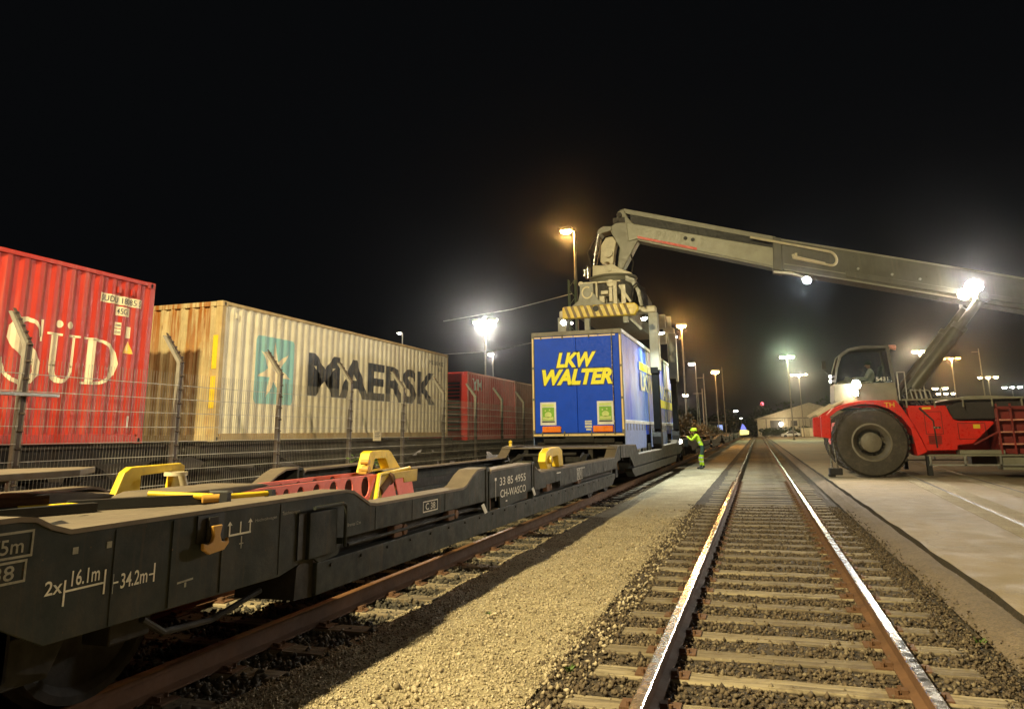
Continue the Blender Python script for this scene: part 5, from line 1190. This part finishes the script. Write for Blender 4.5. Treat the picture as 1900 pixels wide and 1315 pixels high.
def pb_arm(s, y, top=5.52, foot=1.0):
    x = -4.62+s*1.52; t = MB()
    x0, x1 = sorted((-4.62+s*1.0, x+s*.14)); t.box(x0, x1, y-.22, y+.22, top-.24, top); a = t.build('lifting_arm', M['cream'], SPR, bevel=.05, seg=3)
    m = MB(); m.box(*sorted((x-s*.11, x+s*.19)), y-.24, y+.20, 3.35, top-.24); m.build('arm_upper', M['machine'], a, bevel=.012)
    m = MB(); m.box(*sorted((x-s*.10, x+s*.11)), y-.22, y+.17, 1.45, 3.35); m.box(*sorted((x-s*.12, x+s*.13)), y-.25, y+.2, 3.25, 3.45); m.build('arm_leg', paint('matt black arm', (.008, .008, .008), .9, dirt_amt=.1, spec=.1), a, bevel=.01)
    m = MB(); m.prism([(y-.13, 1.45), (y+.13, 1.45), (y+.30, 1.20), (y+.26, .94), (y+.10, .86), (y-.12, .86), (y-.26, 1.0), (y-.28, 1.22)], 'X', *sorted((x-s*.16, x+s*.12))); m.build('lift_foot', M['under'], a, bevel=.02)
for y in (25.15, 31.0):
    for s in (1, -1): pb_arm(s, y)
for s in (-1, 1):
    m = MB(); m.box(-4.62+s*.55-.08, -4.62+s*.55+.08, 24.3, 24.5, 4.62, 5.15) if s < 0 else m.box(-4.62+s*.75-.08, -4.62+s*.75+.08, 24.3, 24.5, 4.9, 5.15); spart('twistlock_leg', m, M['machine'])
m = MB(); XZ(m, [(-3.9, 5.15), (-3.84, 5.2), (-3.36, 4.7), (-3.42, 4.66)], 24.5, 24.56); spart('brace', m, M['machine'])
m = MB(); m.box(-3.55, -3.3, 30.85, 31.2, 4.9, 6.1); m.box(-3.25, -3.05, 30.8, 30.9, 3.4, 6.0); spart('far_post', m, M['cream'], bevel=.02)

# ------------------------------------------------------------------ people
def skinned(name, joints, bones, parent, mats, matfn, sub=2):
    me = bpy.data.meshes.new(name); off = wo(parent)
    names = list(joints); idx = {n: i for i, n in enumerate(names)}
    me.from_pydata([tuple(Vector(joints[n][0])-off) for n in names], [(idx[a], idx[b]) for a, b in bones], [])
    o = bpy.data.objects.new(name, me); COL.objects.link(o)
    if parent: o.parent = parent; WO[o.name] = off
    sk = o.modifiers.new('s', 'SKIN'); sk.use_smooth_shade = True; sk.branch_smoothing = .5
    for n in names:
        v = me.skin_vertices[0].data[idx[n]]; r = joints[n][1]; v.radius = (r, r) if not isinstance(r, tuple) else r
        v.use_root = (n == names[0])
    sb = o.modifiers.new('u', 'SUBSURF'); sb.levels = sub; sb.render_levels = sub
    bpy.context.view_layer.update()
    m2 = bpy.data.meshes.new_from_object(o.evaluated_get(bpy.context.evaluated_depsgraph_get()))
    o.modifiers.clear(); o.data = m2; bpy.data.meshes.remove(me)
    m2.materials.clear()
    for m in mats: m2.materials.append(m)
    for p in m2.polygons: p.material_index = matfn(p.center+off); p.use_smooth = True
    return o
# the worker leans over the wagon side, arms up, weight on the right leg
wx, wy, wz = -2.26, 32.3, -.155
pt = thing('person', 'worker in bright yellow high visibility jacket and helmet leaning towards the wagon beside the track', 'person', (wx, wy, wz))
def at(x, y, z): return (wx+x, wy+y, wz+z)
J = {
 'hip': (at(.03, 0, .86), (.15, .11)), 'waist': (at(-.02, 0, 1.00), (.145, .11)), 'chest': (at(-.12, 0, 1.22), (.18, .13)), 'neck0': (at(-.20, 0, 1.38), .075), 'neck': (at(-.24, 0, 1.43), .055), 'skull': (at(-.26, -.01, 1.50), (.07, .085)), 'crown': (at(-.265, -.01, 1.60), (.07, .085)), 'face': (at(-.34, -.03, 1.52), .035),
 'sl': (at(-.17, -.16, 1.34), .07), 'el': (at(-.36, -.24, 1.16), .052), 'wl': (at(-.52, -.18, 1.30), .034), 'hl': (at(-.60, -.16, 1.34), (.036, .02)),
 'sr': (at(-.17, .16, 1.34), .07), 'er': (at(-.34, .22, 1.20), .052), 'wr': (at(-.40, .12, 1.40), .034), 'hr': (at(-.43, .09, 1.46), (.036, .02)),
 'ul': (at(.05, -.10, .80), .10), 'kl': (at(.0, -.13, .45), .068), 'al': (at(.06, -.12, .09), .045), 'tl': (at(-.12, -.12, .035), .04),
 'ur': (at(.07, .10, .80), .10), 'kr': (at(-.10, .13, .46), .068), 'ar': (at(-.06, .14, .09), .045), 'tr': (at(-.24, .14, .035), .04)}
B = [('hip', 'waist'), ('waist', 'chest'), ('chest', 'neck0'), ('neck0', 'neck'), ('neck', 'skull'), ('skull', 'crown'), ('skull', 'face'), ('neck0', 'sl'), ('sl', 'el'), ('el', 'wl'), ('wl', 'hl'), ('neck0', 'sr'), ('sr', 'er'), ('er', 'wr'), ('wr', 'hr'),
     ('hip', 'ul'), ('ul', 'kl'), ('kl', 'al'), ('al', 'tl'), ('hip', 'ur'), ('ur', 'kr'), ('kr', 'ar'), ('ar', 'tr')]
def add_fingers(J, B, hand, dirv, side, pre, s=1.):
    h = Vector(J[hand][0]); d = Vector(dirv).normalized(); sd = Vector(side).normalized()
    for i, (o, l) in enumerate(((-.03, .062), (-.01, .072), (.011, .068), (.030, .052))):
        a = h+d*.035+sd*o; b = a+d*l*.5+Vector((0, 0, -.01)); c = b+d*l*.5+Vector((0, 0, -.025))
        J[pre+'a%d' % i] = (a, .010); J[pre+'b%d' % i] = (b, .009); J[pre+'c%d' % i] = (c, .008); B += [(hand, pre+'a%d' % i), (pre+'a%d' % i, pre+'b%d' % i), (pre+'b%d' % i, pre+'c%d' % i)]
    t = h-sd*.045+d*.01; J[pre+'t0'] = (t, .012); J[pre+'t1'] = (t+d*.04-sd*.012, .009); B += [(hand, pre+'t0'), (pre+'t0', pre+'t1')]
add_fingers(J, B, 'hl', (-.9, .1, .35), (0, 1, 0), 'l'); add_fingers(J, B, 'hr', (-.5, -.3, .8), (0, 1, .3), 'r')
refl = paint('silver reflective tape', (.8, .82, .75), .35, dirt_amt=.1)
def wmat(c):
    z, x, y = c.z-wz, c.x-wx, c.y-wy
    if z > 1.415 and x > -.45 and abs(y) < .1: return 0
    if x < -.54: return 0
    if x < -.385 and z > 1.37: return 0
    if z > .96: return 3 if (1.06 < z < 1.10) else 1
    if z < .12: return 4
    if .12 <= z < .16: return 2
    if .44 < z < .50 or .30 < z < .34: return 3
    if z < .58: return 1
    return 2
body = skinned('body', J, B, pt, [M['skin'], M['hivis'], M['navy'], refl, M['black']], wmat)
m = MB(); m.ball(at(-.262, -.012, 1.575), .125, 3, sc=(1.08, 1, .8)); 
bmesh.ops.bisect_plane(m.b, geom=list(m.b.verts)+list(m.b.edges)+list(m.b.faces), plane_co=at(0, 0, 1.555), plane_no=(0.15, 0, -1), clear_outer=True)
m.lathe([(.115, 1.552+wz), (.155, 1.55+wz), (.155, 1.56+wz), (.115, 1.57+wz)], (wx-.275, wy-.012, 0), 'Z', 24)
m.build('helmet', M['hivis'], pt, smooth=True)
m = MB(); m.tube([Vector(at(-.15, -.13, 1.36)), Vector(at(-.20, 0, 1.40)), Vector(at(-.15, .13, 1.36))], .02, 8); m.build('collar', M['hivis'], pt, smooth=True)
for k, yv in ((-1, -.04), (1, .04)):
    m = MB(); m.ball(at(-.345, -.012+yv, 1.535), .011, 2); m.build('eye', M['black'], pt, smooth=True)
m = MB(); m.ball(at(-.36, -.02, 1.505), .016, 2, sc=(1, .7, 1.3)); m.build('nose', M['skin'], pt, smooth=True)
for k in (-1, 1):
    m = MB(); m.ball(at(-.265, -.012+k*.088, 1.51), .022, 2, sc=(.6, .4, 1.2)); m.build('ear', M['skin'], pt, smooth=True)

# driver seen through the cab window
dx, dy, dz = 3.52, 26.0, 2.62
dr = thing('person', 'driver in a pale jacket sitting inside the glass cab of the reach stacker', 'person', (dx, dy, dz))
def dat(x, y, z): return (dx+x, dy+y, dz+z)
J2 = {'hip': (dat(0, 0, .12), (.15, .13)), 'chest': (dat(.0, 0, .42), (.17, .12)), 'neck0': (dat(-.03, 0, .58), .07), 'neck': (dat(-.04, 0, .63), .055), 'skull': (dat(-.06, 0, .70), (.07, .085)), 'crown': (dat(-.06, 0, .80), (.07, .085)),
      'sl': (dat(-.02, -.18, .54), .065), 'el': (dat(-.16, -.25, .30), .05), 'wl': (dat(-.42, -.18, .32), .033), 'hl': (dat(-.50, -.14, .33), (.034, .02)), 'sr': (dat(-.02, .18, .54), .065), 'er': (dat(-.16, .25, .30), .05), 'wr': (dat(-.42, .18, .32), .033), 'hr': (dat(-.50, .14, .33), (.034, .02)),
      'kl': (dat(-.42, -.12, .12), .075), 'al': (dat(-.55, -.12, -.28), .045), 'tl': (dat(-.70, -.12, -.33), .04), 'kr': (dat(-.42, .12, .12), .075), 'ar': (dat(-.55, .12, -.28), .045), 'tr': (dat(-.70, .12, -.33), .04)}
B2 = [('hip', 'chest'), ('chest', 'neck0'), ('neck0', 'neck'), ('neck', 'skull'), ('skull', 'crown'), ('neck0', 'sl'), ('sl', 'el'), ('el', 'wl'), ('wl', 'hl'), ('neck0', 'sr'), ('sr', 'er'), ('er', 'wr'), ('wr', 'hr'), ('hip', 'kl'), ('kl', 'al'), ('al', 'tl'), ('hip', 'kr'), ('kr', 'ar'), ('ar', 'tr')]
add_fingers(J2, B2, 'hl', (-.8, .3, .1), (0, 1, .2), 'l'); add_fingers(J2, B2, 'hr', (-.8, -.3, .1), (0, 1, .2), 'r')
def dmat(c):
    z, x = c.z-dz, c.x-dx
    if z > .615 or x < -.45 and z > .2: return 0
    return 2 if z < .18 else 1
skinned('body', J2, B2, dr, [M['skin'], paint('pale work jacket', (.55, .55, .42), .8), M['navy']], dmat)
m = MB(); m.ball(dat(-.05, 0, .79), .105, 3, sc=(1.05, 1, .75)); m.build('cap', M['navy'], dr, smooth=True)
m = MB(); m.ball(dat(-.155, 0, .70), .015, 2); m.build('nose', M['skin'], dr, smooth=True)
# ------------------------------------------------------------------ lamps, masts and their light
SOD = (1.0, .50, .13); WARM = (1.0, .78, .48); WHT = (1.0, .93, .80); COOL = (.88, 1.0, .92); GRN = (.80, 1.0, .62)
def light(kind, loc, power, col, r=.12, aim=None, size=120, blend=.6):
    l = bpy.data.lights.new('lamp_light', kind); l.energy = power; l.color = col
    l.shadow_soft_size = r
    if kind == 'SPOT': l.spot_size = R(size); l.spot_blend = blend
    o = bpy.data.objects.new('lamp_light', l); COL.objects.link(o); o.location = loc
    if aim is not None: o.rotation_euler = (Vector(aim)-Vector(loc)).to_track_quat('-Z', 'Y').to_euler()
    return o
EM = {}
def em(col, s):
    k = (col, s)
    if k not in EM: EM[k] = emit('lit lamp glass', col, s)
    return EM[k]
def mast(label, x, y, h, col, strength, power=0, heads=1, arm=.35, r=.09, hs=.22, lat=False, group='lighting masts around the yard', aim=None, lr=.15):
    t = thing('light_mast', label, 'light mast', (x, y, -.2), group)
    m = MB()
    if lat:
        for a in (-.22, .22):
            for b in (-.22, .22): m.tube([Vector((x+a, y+b, -.2)), Vector((x+a*.5, y+b*.5, h*.62))], .035, 6)
        for k in range(12):
            z = -.2+h*.62*k/12; q = .22*(1-.5*k/12); m.tube([Vector((x-q, y-q, z)), Vector((x+q, y-q, z+h*.05))], .018, 5)
        m.cyl((x, y, h*.6), (x, y, h), r*.7, 10, r*.5)
    else:
        m.cyl((x, y, -.2), (x, y, h), r*1.3, 12, r*.65); m.cyl((x, y, -.2), (x, y, .15), r*2, 12)
    m.build('pole', M['post'], t, smooth=True)
    for i in range(heads):
        u = (i-(heads-1)/2)
        dx = u*hs*3.0+(-arm if heads == 1 else 0)
        m = MB(); m.cyl((x, y, h-.02), (x+dx, y-.05, h+.06), .03, 8); m.box(x+dx-hs, x+dx+hs, y-hs*.7-.05, y+hs*.7-.05, h+.02, h+.02+hs*.5); hd_ = m.build('lamp_head', M['machine'], t, bevel=.02)
        g = MB(); g.ball((x+dx, y-.05, h+.02), hs*.9, 2, sc=(1, .75, .55)); g.build('lamp_glass', em(col, strength), hd_, smooth=True)
    if power:
        p = (x+(-arm if heads == 1 else 0), y-.05, h-.28)
        light('POINT', p, power, col, lr)
    return t
KEY = (1.0, .84, .45)
# unseen spot added to brighten the parked containers, without a lamp body
light('SPOT', (16.6, -11.8, 14.6), 27000, WARM, .3, (-11.4, 14.5, 3.0), 24, .8)
# behind the viewer, in the same row as the sodium masts ahead
mast('warm white mast beside the fence just behind the viewer', -7.15, -3.0, 11.8, KEY, 60, 20500, arm=-.25, lr=.28)
mast('unseen fill mast on the asphalt side behind the viewer', 17, -12, 15, WARM, 60, 1000, lr=.3)  # added out of view as a weak fill light
mast('sodium mast behind and above the blue trailer, left of the boom head', -8.6, 38, 12.0, SOD, 260, 2200, arm=.45, hs=.34)
mast('tall sodium mast right behind the lifting frame', -6.72, 78.2, 12.0, SOD, 420, 6500, arm=0, hs=.50)
mast('shorter looking sodium mast farther along the train', -6.7, 143, 12.0, SOD, 420, 4200, arm=0, hs=.75)
mast('white lamp on a slim lattice mast between the two sodium masts', -8.8, 124, 12.0, WHT, 160, 0, arm=.6, hs=.55, lat=True)
mast('brilliant white floodlight high above the parked containers', -24.4, 67.5, 12.0, WHT, 700, 13000, heads=2, hs=.50)
mast('small white lamp on a pole above the red containers', -33.7, 96.3, 12.0, WHT, 110, 1500, hs=.42)
mast('tiny white lamp over the beige container', -35.4, 71.9, 12.0, WHT, 60, 0, hs=.26)
mast('greenish white floodlight pair above the warehouse', 4.92, 118, 12.0, GRN, 300, 6500, heads=2, arm=0, hs=.42)
mast('four headed white mast just right of the greenish pair', 8.48, 158, 12.0, (1,.82,.5), 90, 7000, heads=4, arm=0, hs=.28)
mast('yellow white twin lamp seen behind the lift cylinder', 22.6, 118, 12.0, WARM, 90, 9000, heads=2, hs=.42)
mast('orange four headed mast right of the lift cylinder', 29.6, 132.3, 12.0, SOD, 30, 6000, heads=3, hs=.34)
mast('low yellow lamps above the red engine body, left one', 48.1, 231, 12.0, WARM, 45, 0, heads=2, hs=.8)
mast('low yellow lamps above the red engine body, right one', 57.2, 268, 12.0, WARM, 45, 0, heads=3, hs=.7)
mast('yellow white triple mast far right', 48.3, 186.5, 12.0, (1, .8, .4), 60, 2500, heads=3, hs=.5)
mast('cool white twin mast at the right edge', 66.4, 235.6, 12.0, COOL, 70, 0, heads=3, hs=.6)
mast('small white lamp low between the train and the warehouse', -7.7, 310, 9.0, WHT, 50, 0, heads=1, arm=0, hs=.9)
mast('short lamp pole at the end of the track', -4.0, 210, 4.6, WHT, 14, 0, heads=1, arm=0, hs=.35)
mast('small bright lamp low behind the trailer', -7.4, 86, 5.3, WHT, 160, 300, heads=1, arm=0, hs=.32)
# red obstruction lamp on a thin far mast
t = thing('warning_mast', 'thin distant mast with a red warning light above the warehouse end', 'mast', (2.5, 333, -.2)); m = MB(); m.cyl((2.5, 333, -.2), (2.5, 333, 12), .15, 8); m.build('pole', M['bldgdark'], t)
m = MB(); m.ball((2.5, 333, 12.2), .75, 2); m.build('lamp_glass', em((1, .12, .16), 3.5), t, smooth=True)
# slim unlit masts in the distance
for k, (x, y, h) in enumerate(((-6.9, 112, 9.5), (-6.5, 170, 15), (-6.2, 96, 6.5), (38, 150, 15), (58, 160, 20))):
    t = thing('overhead_line_mast', ('thin dark mast standing behind the dark train', 'tallest thin dark mast near the end of the train', 'short thin mast beside the train', 'dim thin mast above the red engine body', 'dim tall mast at the far right')[k], 'mast', (x, y, -.2), 'unlit distant masts')
    m = MB(); m.cyl((x, y, -.2), (x, y, h), .13, 6, .07); m.build('pole', M['post'], t); m = MB(); m.box(x-1.1, x, y-.03, y+.03, h-.6, h-.52); m.build('arm', M['post'], t)
# green lattice mast behind the trailer and the wires
t = thing('overhead_line_mast', 'green lattice mast rising behind the blue trailer with thin wires', 'mast', (-8.35, 36, -.2)); x, y = -8.35, 36
m = MB()
for a in (-.17, .17):
    for b in (-.12, .12): m.box(x+a-.03, x+a+.03, y+b-.03, y+b+.03, -.2, 8.9)
for k in range(20):
    z = -.1+k*.45; s = 1 if k % 2 else -1; m.tube([Vector((x-.17*s, y-.15, z)), Vector((x+.17*s, y-.15, z+.42))], .018, 5)
m.build('lattice', paint('green mast paint', (.10, .16, .08), .6), t)
m = MB(); m.tube([Vector((x, y, 8.2)), Vector((x-3.2, y, 7.6)), Vector((x-7, y, 7.2))], .02, 6); m.tube([Vector((x, y, 6.2)), Vector((-14, 40, 5.95)), Vector((-40, 60, 8.0))], .02, 6); m.build('wire', M['steel'], t)

# floodlights of the reach stacker (lit) -------------------------------------------------
def flood(loc, aim, col, s, power, parent, size=.14, spread=110, r=.1):
    d = (Vector(aim)-Vector(loc)).normalized(); c = Vector(loc)
    m = MB(); m.cyl(c-d*.12, c, size*.8, 16, size*1.1); h = m.build('floodlight', M['black'], parent, smooth=True)
    g = MB(); g.cyl(c+d*.001, c+d*.03, size, 20, size*.8); g.build('lamp_glass', em(col, s), h, smooth=True)
    if power: light('SPOT', tuple(c+d*.06), power, col, r, tuple(c+d*4), spread, .7)
FW = (1, .95, .86)
m = MB(); XZ(m, [(.92, 6.62), (.92, 6.70), (1.5, 6.62), (1.9, 6.42), (1.9, 6.36), (1.5, 6.52)], BY-.75, BY-.55); m.build('lamp_bracket', M['steel'], rs, bevel=.006)
flood((1.95, BY-.7, 6.30), (-.2, 20.5, 2.6), (.9, .95, 1), 130, 350, rs, .13, 120)
flood((6.85, BY-.62, 5.72), (.5, 8, 1.2), FW, 900, 1150, rs, .24, 125)
flood((6.55, BY-.62, 5.52), (1.5, 9, 1.2), WARM, 450, 250, rs, .17, 120)
flood((2.98, 25.22, 2.72), (-1.0, 19, .8), FW, 260, 110, rs, .13, 125)
flood((2.92, 25.20, 2.46), (-1.5, 19, .5), WARM, 200, 60, rs, .10, 125)
flood((2.28, 25.3, 2.98), (-3.0, 23.5, 2.0), FW, 12, 0, rs, .05); flood((2.27, 25.3, 2.84), (-3.0, 23.5, 2.0), FW, 12, 0, rs, .05)
flood((-5.93, 24.12, 4.98), (-5.5, 17.5, 2.6), WHT, 60, 120, SPR, .085, 130); flood((-5.65, 24.12, 4.95), (-5.3, 17.5, 2.6), WHT, 20, 0, SPR, .04)
flood((-3.22, 24.0, 4.95), (-2.3, 23.2, 0), COOL, 90, 1500, SPR, .10, 115); flood((-3.18, 28.3, 5.0), (-2.3, 28.0, 0), COOL, 90, 1500, SPR, .11, 115)
flood((-2.95, 31.3, 5.2), (-2.4, 32.5, 0), COOL, 30, 800, SPR, .08, 110)
# lamp low on the wagon beside the worker
t = thing('track_lamp', 'small bright white hand lamp hung on the wagon side left of the worker', 'lamp', (-3.0, 30.9, .95)); m = MB(); m.cyl((-3.0, 30.95, .85), (-3.0, 30.95, 1.1), .06, 14); m.build('housing', M['black'], t)
m = MB(); m.ball((-2.97, 30.88, .98), .085, 2); m.build('lamp_glass', em(WHT, 14), t, smooth=True)

# ------------------------------------------------------------------ distant buildings and clutter
wh = thing('warehouse', 'long pale gabled warehouse at the far end of the yard with a dark doorway', 'warehouse', (11.7, 190, -.2))
def YZg(m, pl, y0, y1): m.prism(pl, 'Y', y0, y1)
m = MB(); YZg(m, [(0, -.2), (0, 3.9), (11.8, 7.4), (23.6, 3.9), (23.6, -.2)], 190, 230); m.build('wall', M['bldg'], wh)
m = MB()
for s in (-1, 1): YZg(m, [(11.8, 7.42), (11.8, 7.62), (11.8+s*12.4, 3.94), (11.8+s*12.4, 3.76)], 189.4, 230.5)
m.build('roof', M['bldg'], wh)
m = MB(); m.box(0, 23.6, 189.9, 189.98, 4.0, 4.25); m.box(1.9, 2.15, 189.85, 189.98, 0, 3.9); m.build('cladding_trim', M['rimgrey'], wh)
for a, b_, c_, d_ in ((2.9, 5.4, 0, 3.6), (7.6, 8.9, 2.3, 3.5), (12.2, 16, 0, 3.0)):
    m = MB(); m.box(a, b_, 189.86, 189.97, c_, d_); m.build('door' if c_ == 0 else 'window', M['bldgdark'], wh)
m = MB()
for x in (5.6, 6.1, 6.9, 7.3, 9.3, 10.6, 11.7): m.box(x, x+.12, 189.8, 189.97, 0, 4)
m.build('cladding_post', M['rimgrey'], wh)
m = MB(); m.box(5.1, 5.5, 189.5, 189.85, 2.9, 3.1); fx_ = m.build('wall_lamp', M['black'], wh); m = MB(); m.ball((5.3, 189.5, 2.75), .45, 2, sc=(1, .6, 1)); m.build('lamp_glass', em(WHT, 16), fx_, smooth=True)
light('POINT', (5.3, 186, 2.8), 700, WARM, .3)
cb = thing('site_cabin', 'plain cream box container standing in front of the warehouse', 'cabin', (10.9, 165, -.2)); m = MB(); m.box(8.3, 14.0, 164, 166.4, .0, 1.75); m.build('wall', M['cream'], cb, bevel=.05)
m = MB(); m.box(8.2, 14.1, 163.95, 166.45, 1.75, 1.86); m.build('roof', M['rimgrey'], cb); m = MB(); m.box(9.0, 9.9, 163.9, 163.99, .1, 1.6); m.build('door', M['bldg'], cb)
car = thing('parked_car', 'low white car parked left of the cream box near the warehouse', 'car', (6.4, 170, -.2))
m = MB(); m.prism([(4.6, .15), (4.6, .55), (5.4, .68), (6.0, 1.1), (7.4, 1.15), (8.0, .75), (8.4, .7), (8.4, .15)], 'Y', 169.2, 170.9); m.build('body', M['white'], car, bevel=.06)
m = MB(); m.prism([(5.6, .70), (6.1, 1.05), (7.35, 1.09), (7.8, .72)], 'Y', 169.18, 169.21); m.build('window', M['black'], car)
for x in (5.4, 7.6):
    m = MB(); m.cyl((x, 169.15, .12), (x, 169.4, .12), .32, 18); m.build('wheel', M['black'], car, smooth=True)
# blue and yellow lit sign board near the vanishing point
t = thing('yard_sign', 'small blue and yellow lit board at the end of the track', 'sign', (-3.7, 205, -.2)); m = MB(); m.box(-3.75, -3.65, 205, 205.1, -.2, 3.1); m.build('post', M['post'], t)
m = MB(); m.prism([(-4.3, 1.6), (-2.7, 1.6), (-3.2, 2.6), (-3.7, 3.1)], 'Y', 204.9, 204.98); m.build('blue_panel', em((.2, .25, 1.), .9), t)
m = MB(); m.prism([(-4.5, .3), (-2.3, .4), (-2.2, 1.3), (-3.0, 1.55), (-4.4, 1.5)], 'Y', 204.88, 204.97); m.build('yellow_panel', em((1, .85, .25), 1.4), t)
t = thing('signal_box', 'dark little building with a lit bluish window left of the sign board', 'building', (-14, 220, -.2)); m = MB(); m.box(-18, -9, 220, 226, -.2, 3.6); m.build('wall', M['bldgdark'], t); m = MB(); m.box(-18.3, -8.7, 219.7, 226.3, 3.6, 3.9); m.build('roof', M['rimgrey'], t)
m = MB(); m.box(-10.6, -9.3, 219.93, 219.99, 1.6, 3.0); m.build('window', em((.35, .5, 1.), .8), t)

# scrubby bushes between the train and the fence, and dark treeline
def bush(name, label, x, y, rx, ry, h, n, seed, leafm, group, ls=.12, zb=-.25):
    rr = np.random.default_rng(seed); t = thing(name, label, 'bush' if name == 'bush' else 'tree', (x, y, zb), group)
    # clumps
    k = 9; cx = rr.uniform(-.7, .7, k)*rx; cy = rr.uniform(-.7, .7, k)*ry; cz = rr.uniform(.35, .85, k)*h; cr = rr.uniform(.25, .45, k)
    w = rr.integers(0, k, n); d = rr.normal(size=(n, 3)); d /= np.linalg.norm(d, axis=1)[:, None]; rad = rr.uniform(.55, 1.05, n)[:, None]
    P = np.stack([cx[w], cy[w], cz[w]], 1)+d*rad*np.stack([cr[w]*rx*1.6, cr[w]*ry*1.6, cr[w]*h*.8], 1)
    P[:, 2] = np.clip(P[:, 2], .05, None); P += np.array([x, y, zb])
    a = rr.normal(size=(n, 3)); a /= np.linalg.norm(a, axis=1)[:, None]; b = np.cross(a, rr.normal(size=(n, 3))); b /= np.linalg.norm(b, axis=1)[:, None]
    s = (ls*rr.uniform(.6, 1.4, n))[:, None]
    V = np.stack([P-a*s, P+b*s*.5, P+a*s, P-b*s*.5], 1)-np.array([x, y, zb])
    me = bpy.data.meshes.new('foliage'); me.vertices.add(n*4); me.vertices.foreach_set('co', V.reshape(-1)); me.loops.add(n*4); me.loops.foreach_set('vertex_index', np.arange(n*4, dtype=np.int32)); me.polygons.add(n); me.polygons.foreach_set('loop_start', np.arange(0, n*4, 4, dtype=np.int32)); me.update(calc_edges=True); me.materials.append(leafm)
    o = bpy.data.objects.new('foliage' if name == 'bush' else 'crown', me); COL.objects.link(o); o.parent = t
    m = MB()
    for q in range(5 if name == 'bush' else 1):
        e = Vector((x+cx[q]*.7, y+cy[q]*.7, zb+cz[q])); m.cyl((x+cx[q]*.2, y+cy[q]*.2, zb), e, .05 if name == 'bush' else .3, 6, .02 if name == 'bush' else .12)
    m.build('stem' if name == 'bush' else 'trunk', M['tie'], t)
LB = stone_mat('autumn leaf', [(.07, .055, .025), (.15, .11, .055), (.11, .085, .04), (.05, .045, .02), (.28, .23, .14)], .7)
LD = stone_mat('dark leaf', [(.03, .05, .02), (.05, .08, .03), (.04, .06, .025)], .7)
for k in range(16):
    y = 46+k*5.2; bush('bush', 'brownish scrub bush number %s behind the train' % k, -6.35, y, 1.0, 3.0, 2.9-.07*k+.4*math.sin(k*2.1), 1500, 60+k, LB, 'scrub bushes along the far train', .14)
for o in [o for o in COL.objects if o.get('group') == 'scrub bushes along the far train']: o['label'] = 'brownish scrub bush in the row behind the far part of the train'
for k in range(6):
    bush('bush', 'x', 1.5+k*1.7, 183, 1.4, 1.2, 2.0+.5*math.sin(k*3), 700, 90+k, LD, 'dark shrubs before the warehouse', .18)
for o in [o for o in COL.objects if o.get('group') == 'dark shrubs before the warehouse']: o['label'] = 'dark green shrub in the row along the warehouse foot'
for k in range(22):
    bush('tree', 'x', -60+k*11+RNG.uniform(-3, 3), 300+RNG.uniform(-20, 20), 7, 5, 8+RNG.uniform(-2, 4), 1100, 120+k, LD, 'dark trees on the horizon', .6)
for o in [o for o in COL.objects if o.get('group') == 'dark trees on the horizon']: o['label'] = 'dark leafy tree in the unlit row on the horizon'
# ------------------------------------------------------------------ thin haze added for the glow around the lamps
def haze(dens, aniso):
    m = bpy.data.materials.new('haze'); m.use_nodes = True; N, L = m.node_tree.nodes, m.node_tree.links
    N.remove(N['Principled BSDF']); v = N.new('ShaderNodeVolumePrincipled'); v.inputs['Density'].default_value = dens
    v.inputs['Color'].default_value = (.95, .96, 1, 1); v.inputs['Anisotropy'].default_value = aniso
    L.new(v.outputs[0], N['Material Output'].inputs['Volume'])
    b = MB(); b.box(-430, 430, -70, 930, -1.3, 24); o = b.build('haze', m); o['kind'] = 'stuff'
haze(.00027, .97)
